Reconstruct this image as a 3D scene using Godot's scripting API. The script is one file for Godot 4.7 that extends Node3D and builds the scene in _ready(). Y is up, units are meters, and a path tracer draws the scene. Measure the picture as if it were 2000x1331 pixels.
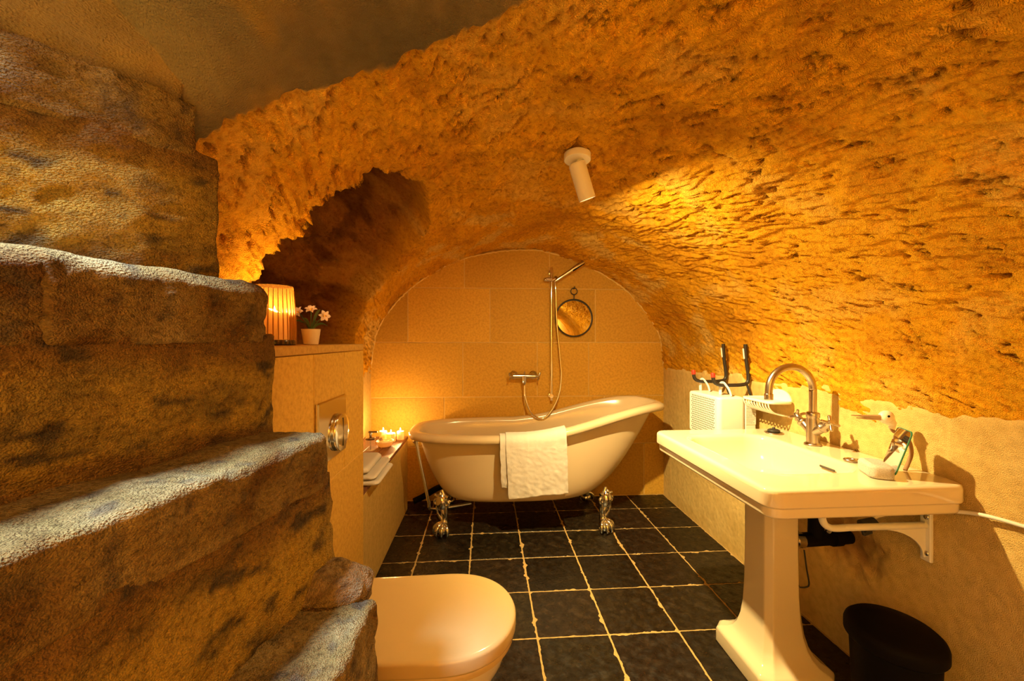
extends Node3D
# Cave bathroom. Room coordinates: x right, y up, d depth away from the camera (z = -d).

const EYE := 1.22
const BACK := 3.04            # depth of the tiled back wall
var M := {}
var noises := {}

# ------------------------------------------------------------------ helpers
func R(x: float, y: float, d: float) -> Vector3:
	return Vector3(x, y, -d)

func lin(r: float, g: float, b: float) -> Color:
	return Color(r, g, b).linear_to_srgb()

func ss(a: float, b: float, x: float) -> float:
	return smoothstep(a, b, x) if a < b else 1.0 - smoothstep(b, a, x)

func nz(key: String, sd: int, octaves := 3, kind := FastNoiseLite.TYPE_SIMPLEX_SMOOTH, fractal := FastNoiseLite.FRACTAL_FBM) -> FastNoiseLite:
	if not noises.has(key):
		var n := FastNoiseLite.new()
		n.noise_type = kind
		n.seed = sd
		n.frequency = 1.0
		n.fractal_type = fractal if octaves > 1 else FastNoiseLite.FRACTAL_NONE
		n.fractal_octaves = octaves
		noises[key] = n
	return noises[key]

class MB:
	var v := PackedVector3Array()
	var n := PackedVector3Array()
	var uv := PackedVector2Array()
	var c := PackedColorArray()
	var ix := PackedInt32Array()
	var colored := false

	func _finish(v0: int, i0: int, closed: bool, eye: Vector3) -> void:
		# orient: closed pieces outwards, open ones towards «eye»; then smooth normals
		var flip := false
		if closed:
			var mid := Vector3.ZERO
			for k in range(v0, v.size()):
				mid += v[k]
			mid /= maxf(1.0, v.size() - v0)
			var vol := 0.0
			for k in range(i0, ix.size(), 3):
				vol += (v[ix[k]] - mid).dot((v[ix[k + 1]] - mid).cross(v[ix[k + 2]] - mid))
			flip = vol > 0.0
		else:
			var sum := 0.0
			for k in range(i0, ix.size(), 3):
				var a := v[ix[k]]
				sum += (v[ix[k + 2]] - a).cross(v[ix[k + 1]] - a).dot(eye - a)
			flip = sum < 0.0
		if flip:
			for k in range(i0, ix.size(), 3):
				var t := ix[k + 1]
				ix[k + 1] = ix[k + 2]
				ix[k + 2] = t
		for k in range(i0, ix.size(), 3):
			var ia := ix[k]
			var ib := ix[k + 1]
			var ic := ix[k + 2]
			var f := (v[ic] - v[ia]).cross(v[ib] - v[ia])
			n[ia] += f
			n[ib] += f
			n[ic] += f
		for k in range(v0, v.size()):
			n[k] = n[k].normalized() if n[k].length_squared() > 1e-20 else Vector3.UP

	func put(p: Vector3, col := Color.WHITE, t := Vector2.ZERO) -> int:
		v.append(p)
		n.append(Vector3.ZERO)
		c.append(col)
		uv.append(t)
		return v.size() - 1

	# rows of points; wrap joins the last column with the first; caps close the first and last row
	func grid(rows: Array, wrap := false, caps := false, closed := true, eye := Vector3.ZERO, cols: Array = []) -> void:
		var v0 := v.size()
		var i0 := ix.size()
		var nr := rows.size()
		var nc: int = rows[0].size()
		for i in nr:
			var r: PackedVector3Array = rows[i]
			for j in nc:
				put(r[j], cols[i][j] if cols.size() else Color.WHITE, Vector2(float(j) / (nc - 1), float(i) / maxf(1, nr - 1)))
		for i in nr - 1:
			for j in (nc if wrap else nc - 1):
				var k := (j + 1) % nc
				var a := v0 + i * nc + j
				var b := v0 + i * nc + k
				ix.append_array([a, b, b + nc, a, b + nc, a + nc])
		if caps:
			for e in [0, nr - 1]:
				var mid := Vector3.ZERO
				var r: PackedVector3Array = rows[e]
				for p in r:
					mid += p
				mid /= nc
				var col: Color = cols[e][0] if cols.size() else Color.WHITE
				var m := put(mid, col)
				var first := v.size()
				for p in r:
					put(p, col)
				for j in nc:
					var k := (j + 1) % nc
					if e == 0:
						ix.append_array([m, first + k, first + j])
					else:
						ix.append_array([m, first + j, first + k])
		_finish(v0, i0, closed, eye)

	func tube(pts: PackedVector3Array, radius, sides := 10, caps := true, flat := 1.0) -> void:
		var rows := []
		var up := Vector3.ZERO
		for i in pts.size():
			var t := (pts[mini(i + 1, pts.size() - 1)] - pts[maxi(i - 1, 0)]).normalized()
			if up == Vector3.ZERO:
				up = t.cross(Vector3.UP if absf(t.y) < 0.9 else Vector3.RIGHT).normalized()
			else:
				up = (up - t * up.dot(t)).normalized()
			var w := t.cross(up)
			var r: float = radius[i] if radius is Array or radius is PackedFloat32Array else radius
			var row := PackedVector3Array()
			for s in sides:
				var a := TAU * s / sides
				row.append(pts[i] + (up * cos(a) + w * sin(a) * flat) * r)
			rows.append(row)
		grid(rows, true, caps)

	# profile of (radius, height) turned about the y axis of «at»
	func lathe(prof: Array, at: Transform3D, segs := 24, caps := true) -> void:
		var rows := []
		for p in prof:
			var row := PackedVector3Array()
			for s in segs:
				var a := TAU * s / segs
				row.append(at * Vector3(p[0] * cos(a), p[1], p[0] * sin(a)))
			rows.append(row)
		grid(rows, true, caps)

	func ball(mid: Vector3, size: Vector3, segs := 12, turn := Basis.IDENTITY) -> void:
		var rows := []
		for i in segs / 2 + 1:
			var th := PI * clampf(float(i) / (segs / 2), 0.002, 0.998)
			var row := PackedVector3Array()
			for s in segs:
				var a := TAU * s / segs
				row.append(mid + turn * (size * Vector3(sin(th) * cos(a), cos(th), sin(th) * sin(a))))
			rows.append(row)
		grid(rows, true, true)

	# box with chamfered edges, flat shaded; corners may be moved by «jit»
	func box(mid: Vector3, size: Vector3, ch := 0.003, turn := Basis.IDENTITY, col := Color.WHITE) -> void:
		var h := size / 2.0
		ch = minf(ch, minf(h.x, minf(h.y, h.z)) * 0.9)
		var pt := func(s: Vector3, ax: int) -> Vector3:
			var p := h * s
			for k in 3:
				if k != ax:
					p[k] -= s[k] * ch
			return mid + turn * p
		var polys := []
		for ax in 3:
			var b := (ax + 1) % 3
			var d := (ax + 2) % 3
			for s in [-1.0, 1.0]:
				var poly := []
				for q in [[-1, -1], [1, -1], [1, 1], [-1, 1]]:
					var sg := Vector3.ZERO
					sg[ax] = s
					sg[b] = q[0]
					sg[d] = q[1]
					poly.append(pt.call(sg, ax))
				polys.append(poly)
			for sb in [-1.0, 1.0]:
				for sd in [-1.0, 1.0]:
					var s1 := Vector3.ZERO
					s1[b] = sb
					s1[d] = sd
					var s2 := s1
					s1[ax] = -1
					s2[ax] = 1
					polys.append([pt.call(s1, b), pt.call(s2, b), pt.call(s2, d), pt.call(s1, d)])
		for sx in [-1.0, 1.0]:
			for sy in [-1.0, 1.0]:
				for sz in [-1.0, 1.0]:
					var s := Vector3(sx, sy, sz)
					polys.append([pt.call(s, 0), pt.call(s, 1), pt.call(s, 2)])
		for poly in polys:
			flat(poly, mid, col)

	# one flat convex polygon facing away from «inside»
	func flat(poly: Array, inside: Vector3, col := Color.WHITE) -> void:
		var nn: Vector3 = (poly[2] - poly[0]).cross(poly[1] - poly[0])
		var ctr := Vector3.ZERO
		for p in poly:
			ctr += p
		ctr /= poly.size()
		if nn.dot(ctr - inside) < 0.0:
			poly = poly.duplicate()
			poly.reverse()
			nn = -nn
		nn = nn.normalized()
		var f := v.size()
		for p in poly:
			v.append(p)
			n.append(nn)
			c.append(col)
			uv.append(Vector2.ZERO)
		for k in range(1, poly.size() - 1):
			ix.append_array([f, f + k, f + k + 1])

	# outline in a plane (origin o, axes ax, ay), pulled out along az by «depth», its front edge bevelled
	func slab(outline: PackedVector2Array, o: Vector3, ax: Vector3, ay: Vector3, az: Vector3, depth: float, bevel := 0.002, col := Color.WHITE) -> void:
		var tri := Geometry2D.triangulate_polygon(outline)
		var num := outline.size()
		var ins := PackedVector2Array()
		var area := 0.0
		for k in num:
			area += outline[k].cross(outline[(k + 1) % num])
		var sgn := signf(area)
		for k in num:
			var e0 := (outline[k] - outline[(k + num - 1) % num]).normalized()
			var e1 := (outline[(k + 1) % num] - outline[k]).normalized()
			var nn := (e0 + e1).normalized().orthogonal() * -sgn
			ins.append(outline[k] - nn * bevel)
		var mid2 := Vector2.ZERO
		for p in outline:
			mid2 += p
		mid2 /= num
		# sign of the inset: must shrink
		var a2 := 0.0
		for k in num:
			a2 += ins[k].cross(ins[(k + 1) % num])
		if absf(a2) > absf(area):
			for k in num:
				ins[k] = outline[k] * 2.0 - ins[k]
		var at := func(p: Vector2, z: float) -> Vector3:
			return o + ax * p.x + ay * p.y + az * z
		var inside: Vector3 = at.call(mid2, depth * 0.5)
		for k in range(0, tri.size(), 3):
			flat([at.call(ins[tri[k]], depth), at.call(ins[tri[k + 1]], depth), at.call(ins[tri[k + 2]], depth)], inside - az * depth, col)
		for k in num:
			var q := (k + 1) % num
			var e := outline[q] - outline[k]
			var outw := Vector2(e.y, -e.x) * sgn
			var m2 := (outline[k] + outline[q]) * 0.5 - outw.normalized() * 0.01
			var i3: Vector3 = at.call(m2, -depth)
			flat([at.call(ins[k], depth), at.call(ins[q], depth), at.call(outline[q], depth - bevel), at.call(outline[k], depth - bevel)], i3, col)
			flat([at.call(outline[k], depth - bevel), at.call(outline[q], depth - bevel), at.call(outline[q], 0.0), at.call(outline[k], 0.0)], at.call(m2, depth * 0.4), col)

	func mesh() -> ArrayMesh:
		var a := []
		a.resize(Mesh.ARRAY_MAX)
		a[Mesh.ARRAY_VERTEX] = v
		a[Mesh.ARRAY_NORMAL] = n
		a[Mesh.ARRAY_TEX_UV] = uv
		if colored:
			a[Mesh.ARRAY_COLOR] = c
		a[Mesh.ARRAY_INDEX] = ix
		var m := ArrayMesh.new()
		m.add_surface_from_arrays(Mesh.PRIMITIVE_TRIANGLES, a)
		return m

func part(called: String, b: MB, mt: Material, parent: Node3D = self, label := "") -> MeshInstance3D:
	var o := MeshInstance3D.new()
	o.name = called
	o.mesh = b.mesh()
	o.material_override = null
	o.mesh.surface_set_material(0, mt)
	o.cast_shadow = GeometryInstance3D.SHADOW_CASTING_SETTING_ON
	parent.add_child(o, true)
	if label:
		o.set_meta("label", label)
	return o

func thing(called: String, label: String, category: String, at := Vector3.ZERO, group := "") -> Node3D:
	var o := Node3D.new()
	o.name = called
	o.position = at
	add_child(o, true)
	tag(o, label, category, group)
	return o

func tag(o: Node3D, label: String, category := "", group := "", kind := "") -> Node3D:
	o.set_meta("label", label)
	if category:
		o.set_meta("category", category)
	if group:
		o.set_meta("group", group)
	if kind:
		o.set_meta("kind", kind)
	return o

func struct(called: String, label: String, b: MB = null, mt: Material = null) -> Node3D:
	var o: Node3D
	if b:
		o = part(called, b, mt)
	else:
		o = Node3D.new()
		o.name = called
		add_child(o, true)
	o.set_meta("label", label)
	o.set_meta("category", "ceiling" if called.begins_with("ceiling") else "floor" if called.begins_with("floor") else "window" if called.begins_with("window") else "trim" if called.begins_with("trim") else "wall")
	o.set_meta("kind", "structure")
	return o

func curve(pts: Array, per := 8) -> PackedVector3Array:
	var out := PackedVector3Array()
	for i in pts.size() - 1:
		var a: Vector3 = pts[maxi(i - 1, 0)]
		var b: Vector3 = pts[i]
		var c: Vector3 = pts[i + 1]
		var d: Vector3 = pts[mini(i + 2, pts.size() - 1)]
		for k in per:
			out.append(b.cubic_interpolate(c, a, d, float(k) / per))
	out.append(pts[-1])
	return out

func look(x: Vector3, y: Vector3) -> Basis:      # a basis whose y axis is «y», x axis near «x»
	y = y.normalized()
	var z := x.cross(y).normalized()
	return Basis(y.cross(z), y, z)

func pl(table: Array, x: float) -> float:        # piecewise linear table [[x, y], ...]
	if x <= table[0][0]:
		return table[0][1]
	for i in table.size() - 1:
		if x <= table[i + 1][0]:
			var a = table[i]
			var b = table[i + 1]
			return lerpf(a[1], b[1], (x - a[0]) / (b[0] - a[0]))
	return table[-1][1]

# ------------------------------------------------------------------ materials
func ntex(kind: int, freq: float, sd: int, octaves: int, ramp: Array = [], side := 1024, fractal := FastNoiseLite.FRACTAL_FBM) -> NoiseTexture2D:
	var n := FastNoiseLite.new()
	n.noise_type = kind
	n.frequency = freq
	n.seed = sd
	n.fractal_type = fractal
	n.fractal_octaves = octaves
	n.fractal_gain = 0.68 if octaves > 5 else 0.5
	var t := NoiseTexture2D.new()
	t.width = side
	t.height = side
	t.seamless = true
	t.generate_mipmaps = false
	t.noise = n
	if ramp.size():
		var g := Gradient.new()
		g.offsets = PackedFloat32Array(ramp.map(func(e): return e[0]))
		g.colors = PackedColorArray(ramp.map(func(e): return e[1]))
		t.color_ramp = g
	return t

func mat(key: String, col: Color, rough: float, metal := 0.0) -> StandardMaterial3D:
	var m := StandardMaterial3D.new()
	m.resource_name = key
	m.albedo_color = col
	m.roughness = rough
	m.metallic = metal
	M[key] = m
	return m

func tri(m: StandardMaterial3D, scale: float, color: Texture2D, bump: Texture2D, height: float) -> void:
	m.uv1_triplanar = true
	m.uv1_world_triplanar = true
	m.uv1_scale = Vector3.ONE * scale
	if color:
		m.albedo_texture = color
	if bump:
		m.heightmap_enabled = true
		m.heightmap_texture = bump
		m.heightmap_scale = height

func make_materials() -> void:
	var S := FastNoiseLite.TYPE_SIMPLEX_SMOOTH
	var grey := func(x): return Color(x, x, x)
	var rock_b := ntex(S, 0.075, 3, 4)
	var rock_c := ntex(S, 0.012, 8, 7, [[0.0, Color(0.62, 0.47, 0.30)], [0.22, Color(0.80, 0.70, 0.56)], [0.38, Color(0.95, 0.93, 0.89)], [0.6, Color(1, 1, 1)], [1.0, Color(1, 1, 1)]])
	var m := mat("rock", Color.WHITE, 0.95)
	m.vertex_color_use_as_albedo = true
	m.metallic_specular = 0.2
	tri(m, 3.3, rock_c, rock_b, 0.9)
	var old_c := ntex(S, 0.022, 21, 6, [[0.0, Color(0.50, 0.46, 0.42)], [0.30, Color(0.76, 0.73, 0.69)], [0.5, Color(0.93, 0.91, 0.88)], [1.0, Color(1, 1, 1)]])
	m = mat("old_stone", Color.WHITE, 0.9)
	m.vertex_color_use_as_albedo = true
	m.metallic_specular = 0.25
	tri(m, 3.7, old_c, rock_b, 0.55)
	m = mat("render", Color.WHITE, 0.9)
	m.vertex_color_use_as_albedo = true
	m.metallic_specular = 0.2
	tri(m, 5.0, ntex(S, 0.01, 33, 5, [[0.0, Color(0.93, 0.92, 0.90)], [0.6, Color(1, 1, 1)], [1.0, Color(1, 1, 1)]], 512), ntex(S, 0.05, 34, 3), 0.35)
	# limestone slabs
	m = mat("limestone", Color.WHITE, 0.65)
	m.vertex_color_use_as_albedo = true
	m.metallic_specular = 0.35
	tri(m, 2.2, ntex(S, 0.02, 41, 6, [[0.0, Color(0.84, 0.81, 0.77)], [0.35, Color(0.94, 0.92, 0.90)], [0.7, Color(1, 0.99, 0.98)], [1.0, Color(1, 1, 1)]]), ntex(S, 0.06, 42, 4), 0.06)
	m = mat("mortar", lin(0.84, 0.58, 0.19), 0.95)
	tri(m, 3.0, null, rock_b, 0.5)
	# black floor tiles
	m = mat("slate", Color.WHITE, 1.0)
	m.vertex_color_use_as_albedo = true
	m.metallic_specular = 0.42
	tri(m, 1.7, ntex(S, 0.01, 51, 6, [[0.0, Color(0.42, 0.40, 0.40)], [0.5, Color(0.62, 0.60, 0.58)], [0.72, Color(0.8, 0.78, 0.75)], [1.0, Color(1, 1, 1)]]), ntex(S, 0.03, 52, 5), 0.10)
	m.roughness_texture = ntex(S, 0.012, 53, 5, [[0.0, grey.call(0.22)], [0.5, grey.call(0.36)], [1.0, grey.call(0.65)]])
	m = mat("grout", lin(0.58, 0.38, 0.14), 0.95)
	tri(m, 3.0, null, rock_b, 0.4)
	# ceramics, metals, plastics
	m = mat("ceramic", lin(0.66, 0.56, 0.39), 0.10)
	m.clearcoat_enabled = true
	m.clearcoat = 0.5
	m.clearcoat_roughness = 0.05
	m = mat("acrylic", lin(0.66, 0.54, 0.36), 0.16)
	m = mat("lid_plastic", lin(0.60, 0.43, 0.19), 0.14)
	mat("chrome", lin(0.82, 0.82, 0.82), 0.10, 1.0)
	mat("chrome_dark", lin(0.60, 0.58, 0.56), 0.16, 1.0)
	mat("nickel", lin(0.46, 0.40, 0.33), 0.28, 1.0)
	mat("mirror", lin(0.9, 0.9, 0.9), 0.02, 1.0)
	mat("black_metal", lin(0.02, 0.016, 0.014), 0.4)
	mat("black_plastic", lin(0.006, 0.005, 0.005), 0.55).metallic_specular = 0.15
	mat("black_rubber", lin(0.015, 0.012, 0.01), 0.6)
	mat("red_rubber", lin(0.60, 0.03, 0.015), 0.5)
	mat("white_plastic", lin(0.82, 0.80, 0.76), 0.35)
	mat("white_metal", lin(0.72, 0.70, 0.66), 0.4)
	mat("cable_white", lin(0.70, 0.66, 0.58), 0.5)
	mat("hole_dark", lin(0.06, 0.05, 0.035), 0.8)
	m = mat("towel", lin(0.80, 0.76, 0.72), 1.0)
	m.rim_enabled = true
	m.rim = 0.4
	tri(m, 6.0, null, ntex(S, 0.12, 61, 2, [], 512), 0.35)
	m = mat("wood", Color.WHITE, 0.45)
	m.albedo_texture = ntex(S, 0.01, 71, 5, [[0.0, lin(0.10, 0.035, 0.018)], [0.5, lin(0.20, 0.075, 0.035)], [1.0, lin(0.30, 0.13, 0.06)]], 512)
	m.uv1_triplanar = true
	m.uv1_world_triplanar = true
	m.uv1_scale = Vector3(9, 9, 1.2)
	m = mat("driftwood", lin(0.30, 0.17, 0.08), 0.8)
	m = mat("pumice", lin(0.80, 0.76, 0.70), 0.9)
	tri(m, 10.0, ntex(S, 0.05, 81, 4, [[0.0, Color(0.55, 0.52, 0.48)], [0.4, Color(0.95, 0.94, 0.92)], [1.0, Color(1, 1, 1)]], 512), rock_b, 0.3)
	m = mat("wax", lin(0.92, 0.78, 0.50), 0.5)
	m.backlight_enabled = true
	m.backlight = lin(0.5, 0.36, 0.16)
	m = mat("flame", lin(1.0, 0.8, 0.4), 0.5)
	m.emission_enabled = true
	m.emission = lin(1.0, 0.62, 0.22)
	m.emission_energy_multiplier = 14.0
	m = mat("amber_glass", lin(0.85, 0.42, 0.07), 0.3)
	m.albedo_color.a = 0.26
	m.transparency = BaseMaterial3D.TRANSPARENCY_ALPHA
	m.cull_mode = BaseMaterial3D.CULL_DISABLED
	m.backlight_enabled = true
	m.backlight = lin(0.8, 0.4, 0.08)
	m = mat("amber_rib", lin(0.40, 0.15, 0.02), 0.3)
	m.albedo_color.a = 0.7
	m.transparency = BaseMaterial3D.TRANSPARENCY_ALPHA
	m = mat("smoke_glass", lin(0.03, 0.02, 0.015), 0.2)
	m = mat("clear_glass", Color(0.95, 0.97, 0.95, 0.12), 0.05)
	m.transparency = BaseMaterial3D.TRANSPARENCY_ALPHA
	m = mat("green_glass", lin(0.04, 0.22, 0.14), 0.1)
	m = mat("pot", lin(0.78, 0.66, 0.46), 0.5)
	m = mat("leaf", lin(0.06, 0.11, 0.03), 0.6)
	m.backlight_enabled = true
	m.backlight = lin(0.08, 0.12, 0.02)
	m.cull_mode = BaseMaterial3D.CULL_DISABLED
	m = mat("petal", lin(0.88, 0.72, 0.62), 0.6)
	m.backlight_enabled = true
	m.backlight = lin(0.5, 0.35, 0.3)
	m.cull_mode = BaseMaterial3D.CULL_DISABLED
	mat("pistil", lin(0.85, 0.50, 0.05), 0.6)
	mat("lamp_white", lin(0.78, 0.74, 0.66), 0.5)
	m = mat("bulb", Color.WHITE, 0.5)
	m.emission_enabled = true
	m.emission = lin(1.0, 0.70, 0.34)
	m.emission_energy_multiplier = 8.0
	mat("bird_paint", lin(0.82, 0.76, 0.62), 0.4)
	mat("bill", lin(0.45, 0.30, 0.15), 0.5)
	mat("shaft", lin(0.24, 0.17, 0.10), 0.9)
	mat("ochre_wall", lin(0.80, 0.40, 0.05), 0.9)

# ------------------------------------------------------------------ the vault
var sec: PackedVector3Array      # section points (x, y, 0), evenly spaced
var sec_n: PackedVector3Array    # outward normals
const DS := 0.0062

func make_section() -> void:
	var pts := []
	for p in [[1.43, 0.85], [1.415, 1.0], [1.388, 1.222], [1.325, 1.364], [1.138, 1.587], [0.95, 1.725], [0.727, 1.836], [0.55, 1.895], [0.364, 1.927], [0.1, 1.91], [-0.163, 1.852], [-0.38, 1.755], [-0.578, 1.612], [-0.72, 1.46], [-0.808, 1.319], [-0.845, 1.195], [-0.87, 1.0], [-0.875, 0.85]]:
		pts.append(Vector3(p[0], p[1], 0))
	var fine := curve(pts, 40)
	sec = PackedVector3Array([fine[0]])
	var acc := 0.0
	for i in range(1, fine.size()):
		var step := fine[i].distance_to(fine[i - 1])
		acc += step
		while acc >= DS:
			acc -= DS
			sec.append(fine[i].lerp(fine[i - 1], acc / step))
	sec_n = PackedVector3Array()
	for i in sec.size():
		var t := sec[mini(i + 2, sec.size() - 1)] - sec[maxi(i - 2, 0)]
		sec_n.append(Vector3(t.y, -t.x, 0).normalized())

const RECESS := [[3.60, 1.40], [3.2, 1.335], [2.938, 1.318], [2.83, 1.286], [2.727, 1.266], [2.632, 1.275], [2.52, 1.29], [2.42, 1.325], [2.35, 1.42], [2.296, 1.57], [2.30, 1.78], [2.343, 2.025], [2.469, 2.22], [2.732, 2.50], [2.94, 2.556], [3.18, 2.575], [3.6, 2.58]]
const PLASTER := [[1.55, -1.0], [1.75, 0.1], [1.90, 0.62], [1.984, 0.789], [2.057, 0.835], [2.149, 0.864], [2.272, 0.90], [2.414, 0.887], [2.51, 0.86], [2.581, 0.85], [2.65, 0.84], [2.8, 0.80], [3.6, 0.75]]

func make_vault() -> void:
	var ds := PackedFloat32Array()
	var d := -1.02
	while d < BACK + 0.03:
		ds.append(d)
		d += 0.04 if d < 0.36 else 0.0056 if d < 1.75 else 0.0078
	var poly := PackedVector2Array()
	for p in RECESS:
		poly.append(Vector2(p[0], p[1]))
	var nA := nz("va", 11, 3)
	var nB := nz("vb", 12, 3)
	var nC := nz("vc", 13, 2)
	var nF := nz("vf", 15, 2)
	var nP := nz("vp", 14, 1, FastNoiseLite.TYPE_CELLULAR)
	nP.cellular_return_type = FastNoiseLite.RETURN_DISTANCE
	nP.cellular_jitter = 1.0
	var nK := nz("vk", 16, 4)
	var rock := MB.new()
	var smooth := MB.new()
	rock.colored = true
	smooth.colored = true
	var ns := sec.size()
	var nd := ds.size()
	var P := PackedVector3Array()
	var C := PackedColorArray()
	var W := PackedFloat32Array()
	P.resize(ns * nd)
	C.resize(ns * nd)
	W.resize(ns * nd)
	for i in ns:
		var s := i * DS
		var lim := pl(PLASTER, s)
		for j in nd:
			d = ds[j]
			var a := d * 0.95 + s * 0.30
			var b := s * 0.95 - d * 0.30
			var big := nA.get_noise_2d(s * 1.2, d * 1.2)
			var mid := nB.get_noise_2d(a * 3.0, b * 7.0)
			var stroke := nC.get_noise_2d(a * 11.0, b * 34.0)
			var fine := nF.get_noise_2d(s * 60.0, d * 60.0)
			var cell := nP.get_noise_2d(a * 8.0 + 1.6 * mid + 0.9 * stroke, b * 19.0 + 1.5 * stroke + 2.0 * mid)       # about -1 at the point of a cell
			var some := nK.get_noise_2d(s * 2.2 + 40.0, d * 2.2)
			var pit := ss(-0.70, -0.92, cell) * ss(-0.06, 0.10, nK.get_noise_2d(s * 7.0 + 11.0, d * 7.0) + 0.25 * some)
			# recess over the low wall
			var q := Vector2(s + 0.012 * mid, d + 0.014 * nB.get_noise_2d(s * 5.0, d * 5.0 + 7.0))
			var deep := 0.0
			if s > 2.15 and d > 1.1 and d < 2.75:
				var inside := Geometry2D.is_point_in_polygon(q, poly)
				if inside:
					var near := 9.0
					for k in poly.size() - 1:
						near = minf(near, Geometry2D.get_closest_point_to_segment(q, poly[k], poly[k + 1]).distance_to(q))
					deep = 0.10 * ss(0.0, 0.025, near) + 0.40 * sqrt(ss(0.0, 0.42, near))
			# smooth old plaster near the stairs
			var w := ss(lim + 0.012, lim - 0.012, d + 0.035 * nB.get_noise_2d(s * 4.0, d * 4.0) + 0.006 * stroke)
			w *= ss(1.4, 1.8, s)
			var rough := 1.0 - 0.88 * w
			var calm := 1.0 - 0.35 * ss(1.9, 2.6, d)
			var out := 0.030 * big + rough * (0.019 * mid * calm + 0.012 * stroke * calm + 0.0016 * fine + 0.030 * pit * calm * (0.6 + stroke)) - 0.010 * w
			if deep > 0.0:
				out += deep + 0.05 * nB.get_noise_3d(s * 5.0, d * 5.0, 3.0) + 0.02 * nB.get_noise_3d(s * 14.0, d * 14.0, 5.0)
			# the stair shaft opens to the left near the camera
			out += 0.50 * ss(0.80, 0.48, d) * ss(2.38, 2.80, s)
			out *= 0.35 + 0.65 * ss(0.0, 0.25, s)
			var k := i * nd + j
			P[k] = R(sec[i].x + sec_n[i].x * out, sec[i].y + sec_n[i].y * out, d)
			W[k] = w
			# albedo: ochre rock with paler and browner patches
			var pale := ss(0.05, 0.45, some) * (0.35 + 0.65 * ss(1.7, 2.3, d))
			var brown := ss(0.05, 0.5, -some) * 0.5 + pit * 0.55  # pits painted darker, adding shade to the relief
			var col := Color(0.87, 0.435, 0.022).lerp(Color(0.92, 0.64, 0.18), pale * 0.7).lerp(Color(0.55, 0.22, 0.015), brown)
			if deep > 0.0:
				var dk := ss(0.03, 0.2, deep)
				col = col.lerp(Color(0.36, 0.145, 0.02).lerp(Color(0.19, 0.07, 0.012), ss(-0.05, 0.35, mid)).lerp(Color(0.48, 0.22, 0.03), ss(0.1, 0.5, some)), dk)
			var stain := nK.get_noise_2d(s * 3.0, d * 1.3 + 9.0)
			var pc := Color(0.21, 0.15, 0.07).lerp(Color(0.33, 0.20, 0.05), ss(0.0, 0.4, stain)).lerp(Color(0.15, 0.115, 0.06), ss(0.05, 0.5, -stain))
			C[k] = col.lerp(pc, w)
	var eye := R(0.1, 1.2, 0.6)
	for part_i in 2:
		var mb: MB = rock if part_i == 0 else smooth
		var remap := PackedInt32Array()
		remap.resize(ns * nd)
		remap.fill(-1)
		for i in ns - 1:
			var s := i * DS
			for j in nd - 1:
				if (ds[j] < 0.40 and ds[j] > -0.40 and s > 2.15) or (ds[j] < 0.60 and P[i * nd + j].x < -1.15 * ds[j] - 0.01) or (ds[j] < 0.72 and s > 2.4 and P[i * nd + j].y < 1.52):
					continue                      # the opening of the stair shaft
				var k := i * nd + j
				if (W[k] > 0.5) != (part_i == 1):
					continue
				for e in [k, k + 1, k + nd + 1, k + nd]:
					if remap[e] < 0:
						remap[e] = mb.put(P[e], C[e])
				mb.ix.append_array([remap[k], remap[k + 1], remap[k + nd + 1], remap[k], remap[k + nd + 1], remap[k + nd]])
		mb._finish(0, 0, false, eye)
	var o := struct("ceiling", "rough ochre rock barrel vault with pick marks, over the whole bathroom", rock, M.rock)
	var pp := part("plaster_patch", smooth, M.render, o, "smooth grey-brown plaster on the vault beside the stairs")
	pp.name = "plaster_patch"

# ------------------------------------------------------------------ setting
func arch_outline(shrink: float, low: float) -> PackedVector2Array:
	var out := PackedVector2Array()
	for i in range(0, sec.size(), 8):
		if sec[i].y < low:
			continue
		out.append(Vector2(sec[i].x - sec_n[i].x * shrink, sec[i].y - sec_n[i].y * shrink))
	out.append(Vector2(-0.90, low))
	out.append(Vector2(-0.90, 0.0))
	out.append(Vector2(1.43, 0.0))
	out.append(Vector2(1.43, low))
	return out

func ragged(poly: PackedVector2Array, each: float, amp: float, sd: int, chip := 0.0) -> PackedVector2Array:
	var out := PackedVector2Array()
	var n1 := nz("rag", 5, 3)
	for k in poly.size():
		var a := poly[k]
		var b := poly[(k + 1) % poly.size()]
		var steps := maxi(1, int(a.distance_to(b) / each))
		var nn := (b - a).normalized().orthogonal()
		for q in steps:
			var t := float(q) / steps
			var p := a.lerp(b, t)
			var edge := minf(1.0, 6.0 * minf(t, 1.0 - t))
			var x := n1.get_noise_2d(p.x * 28.0 + sd * 7.3, p.y * 28.0)
			var y := n1.get_noise_2d(p.x * 9.0 + sd * 3.1, p.y * 9.0 + 4.0)
			out.append(p - nn * edge * (amp * x + chip * ss(0.16, 0.42, y) * (0.6 + x)))
	return out

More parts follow.
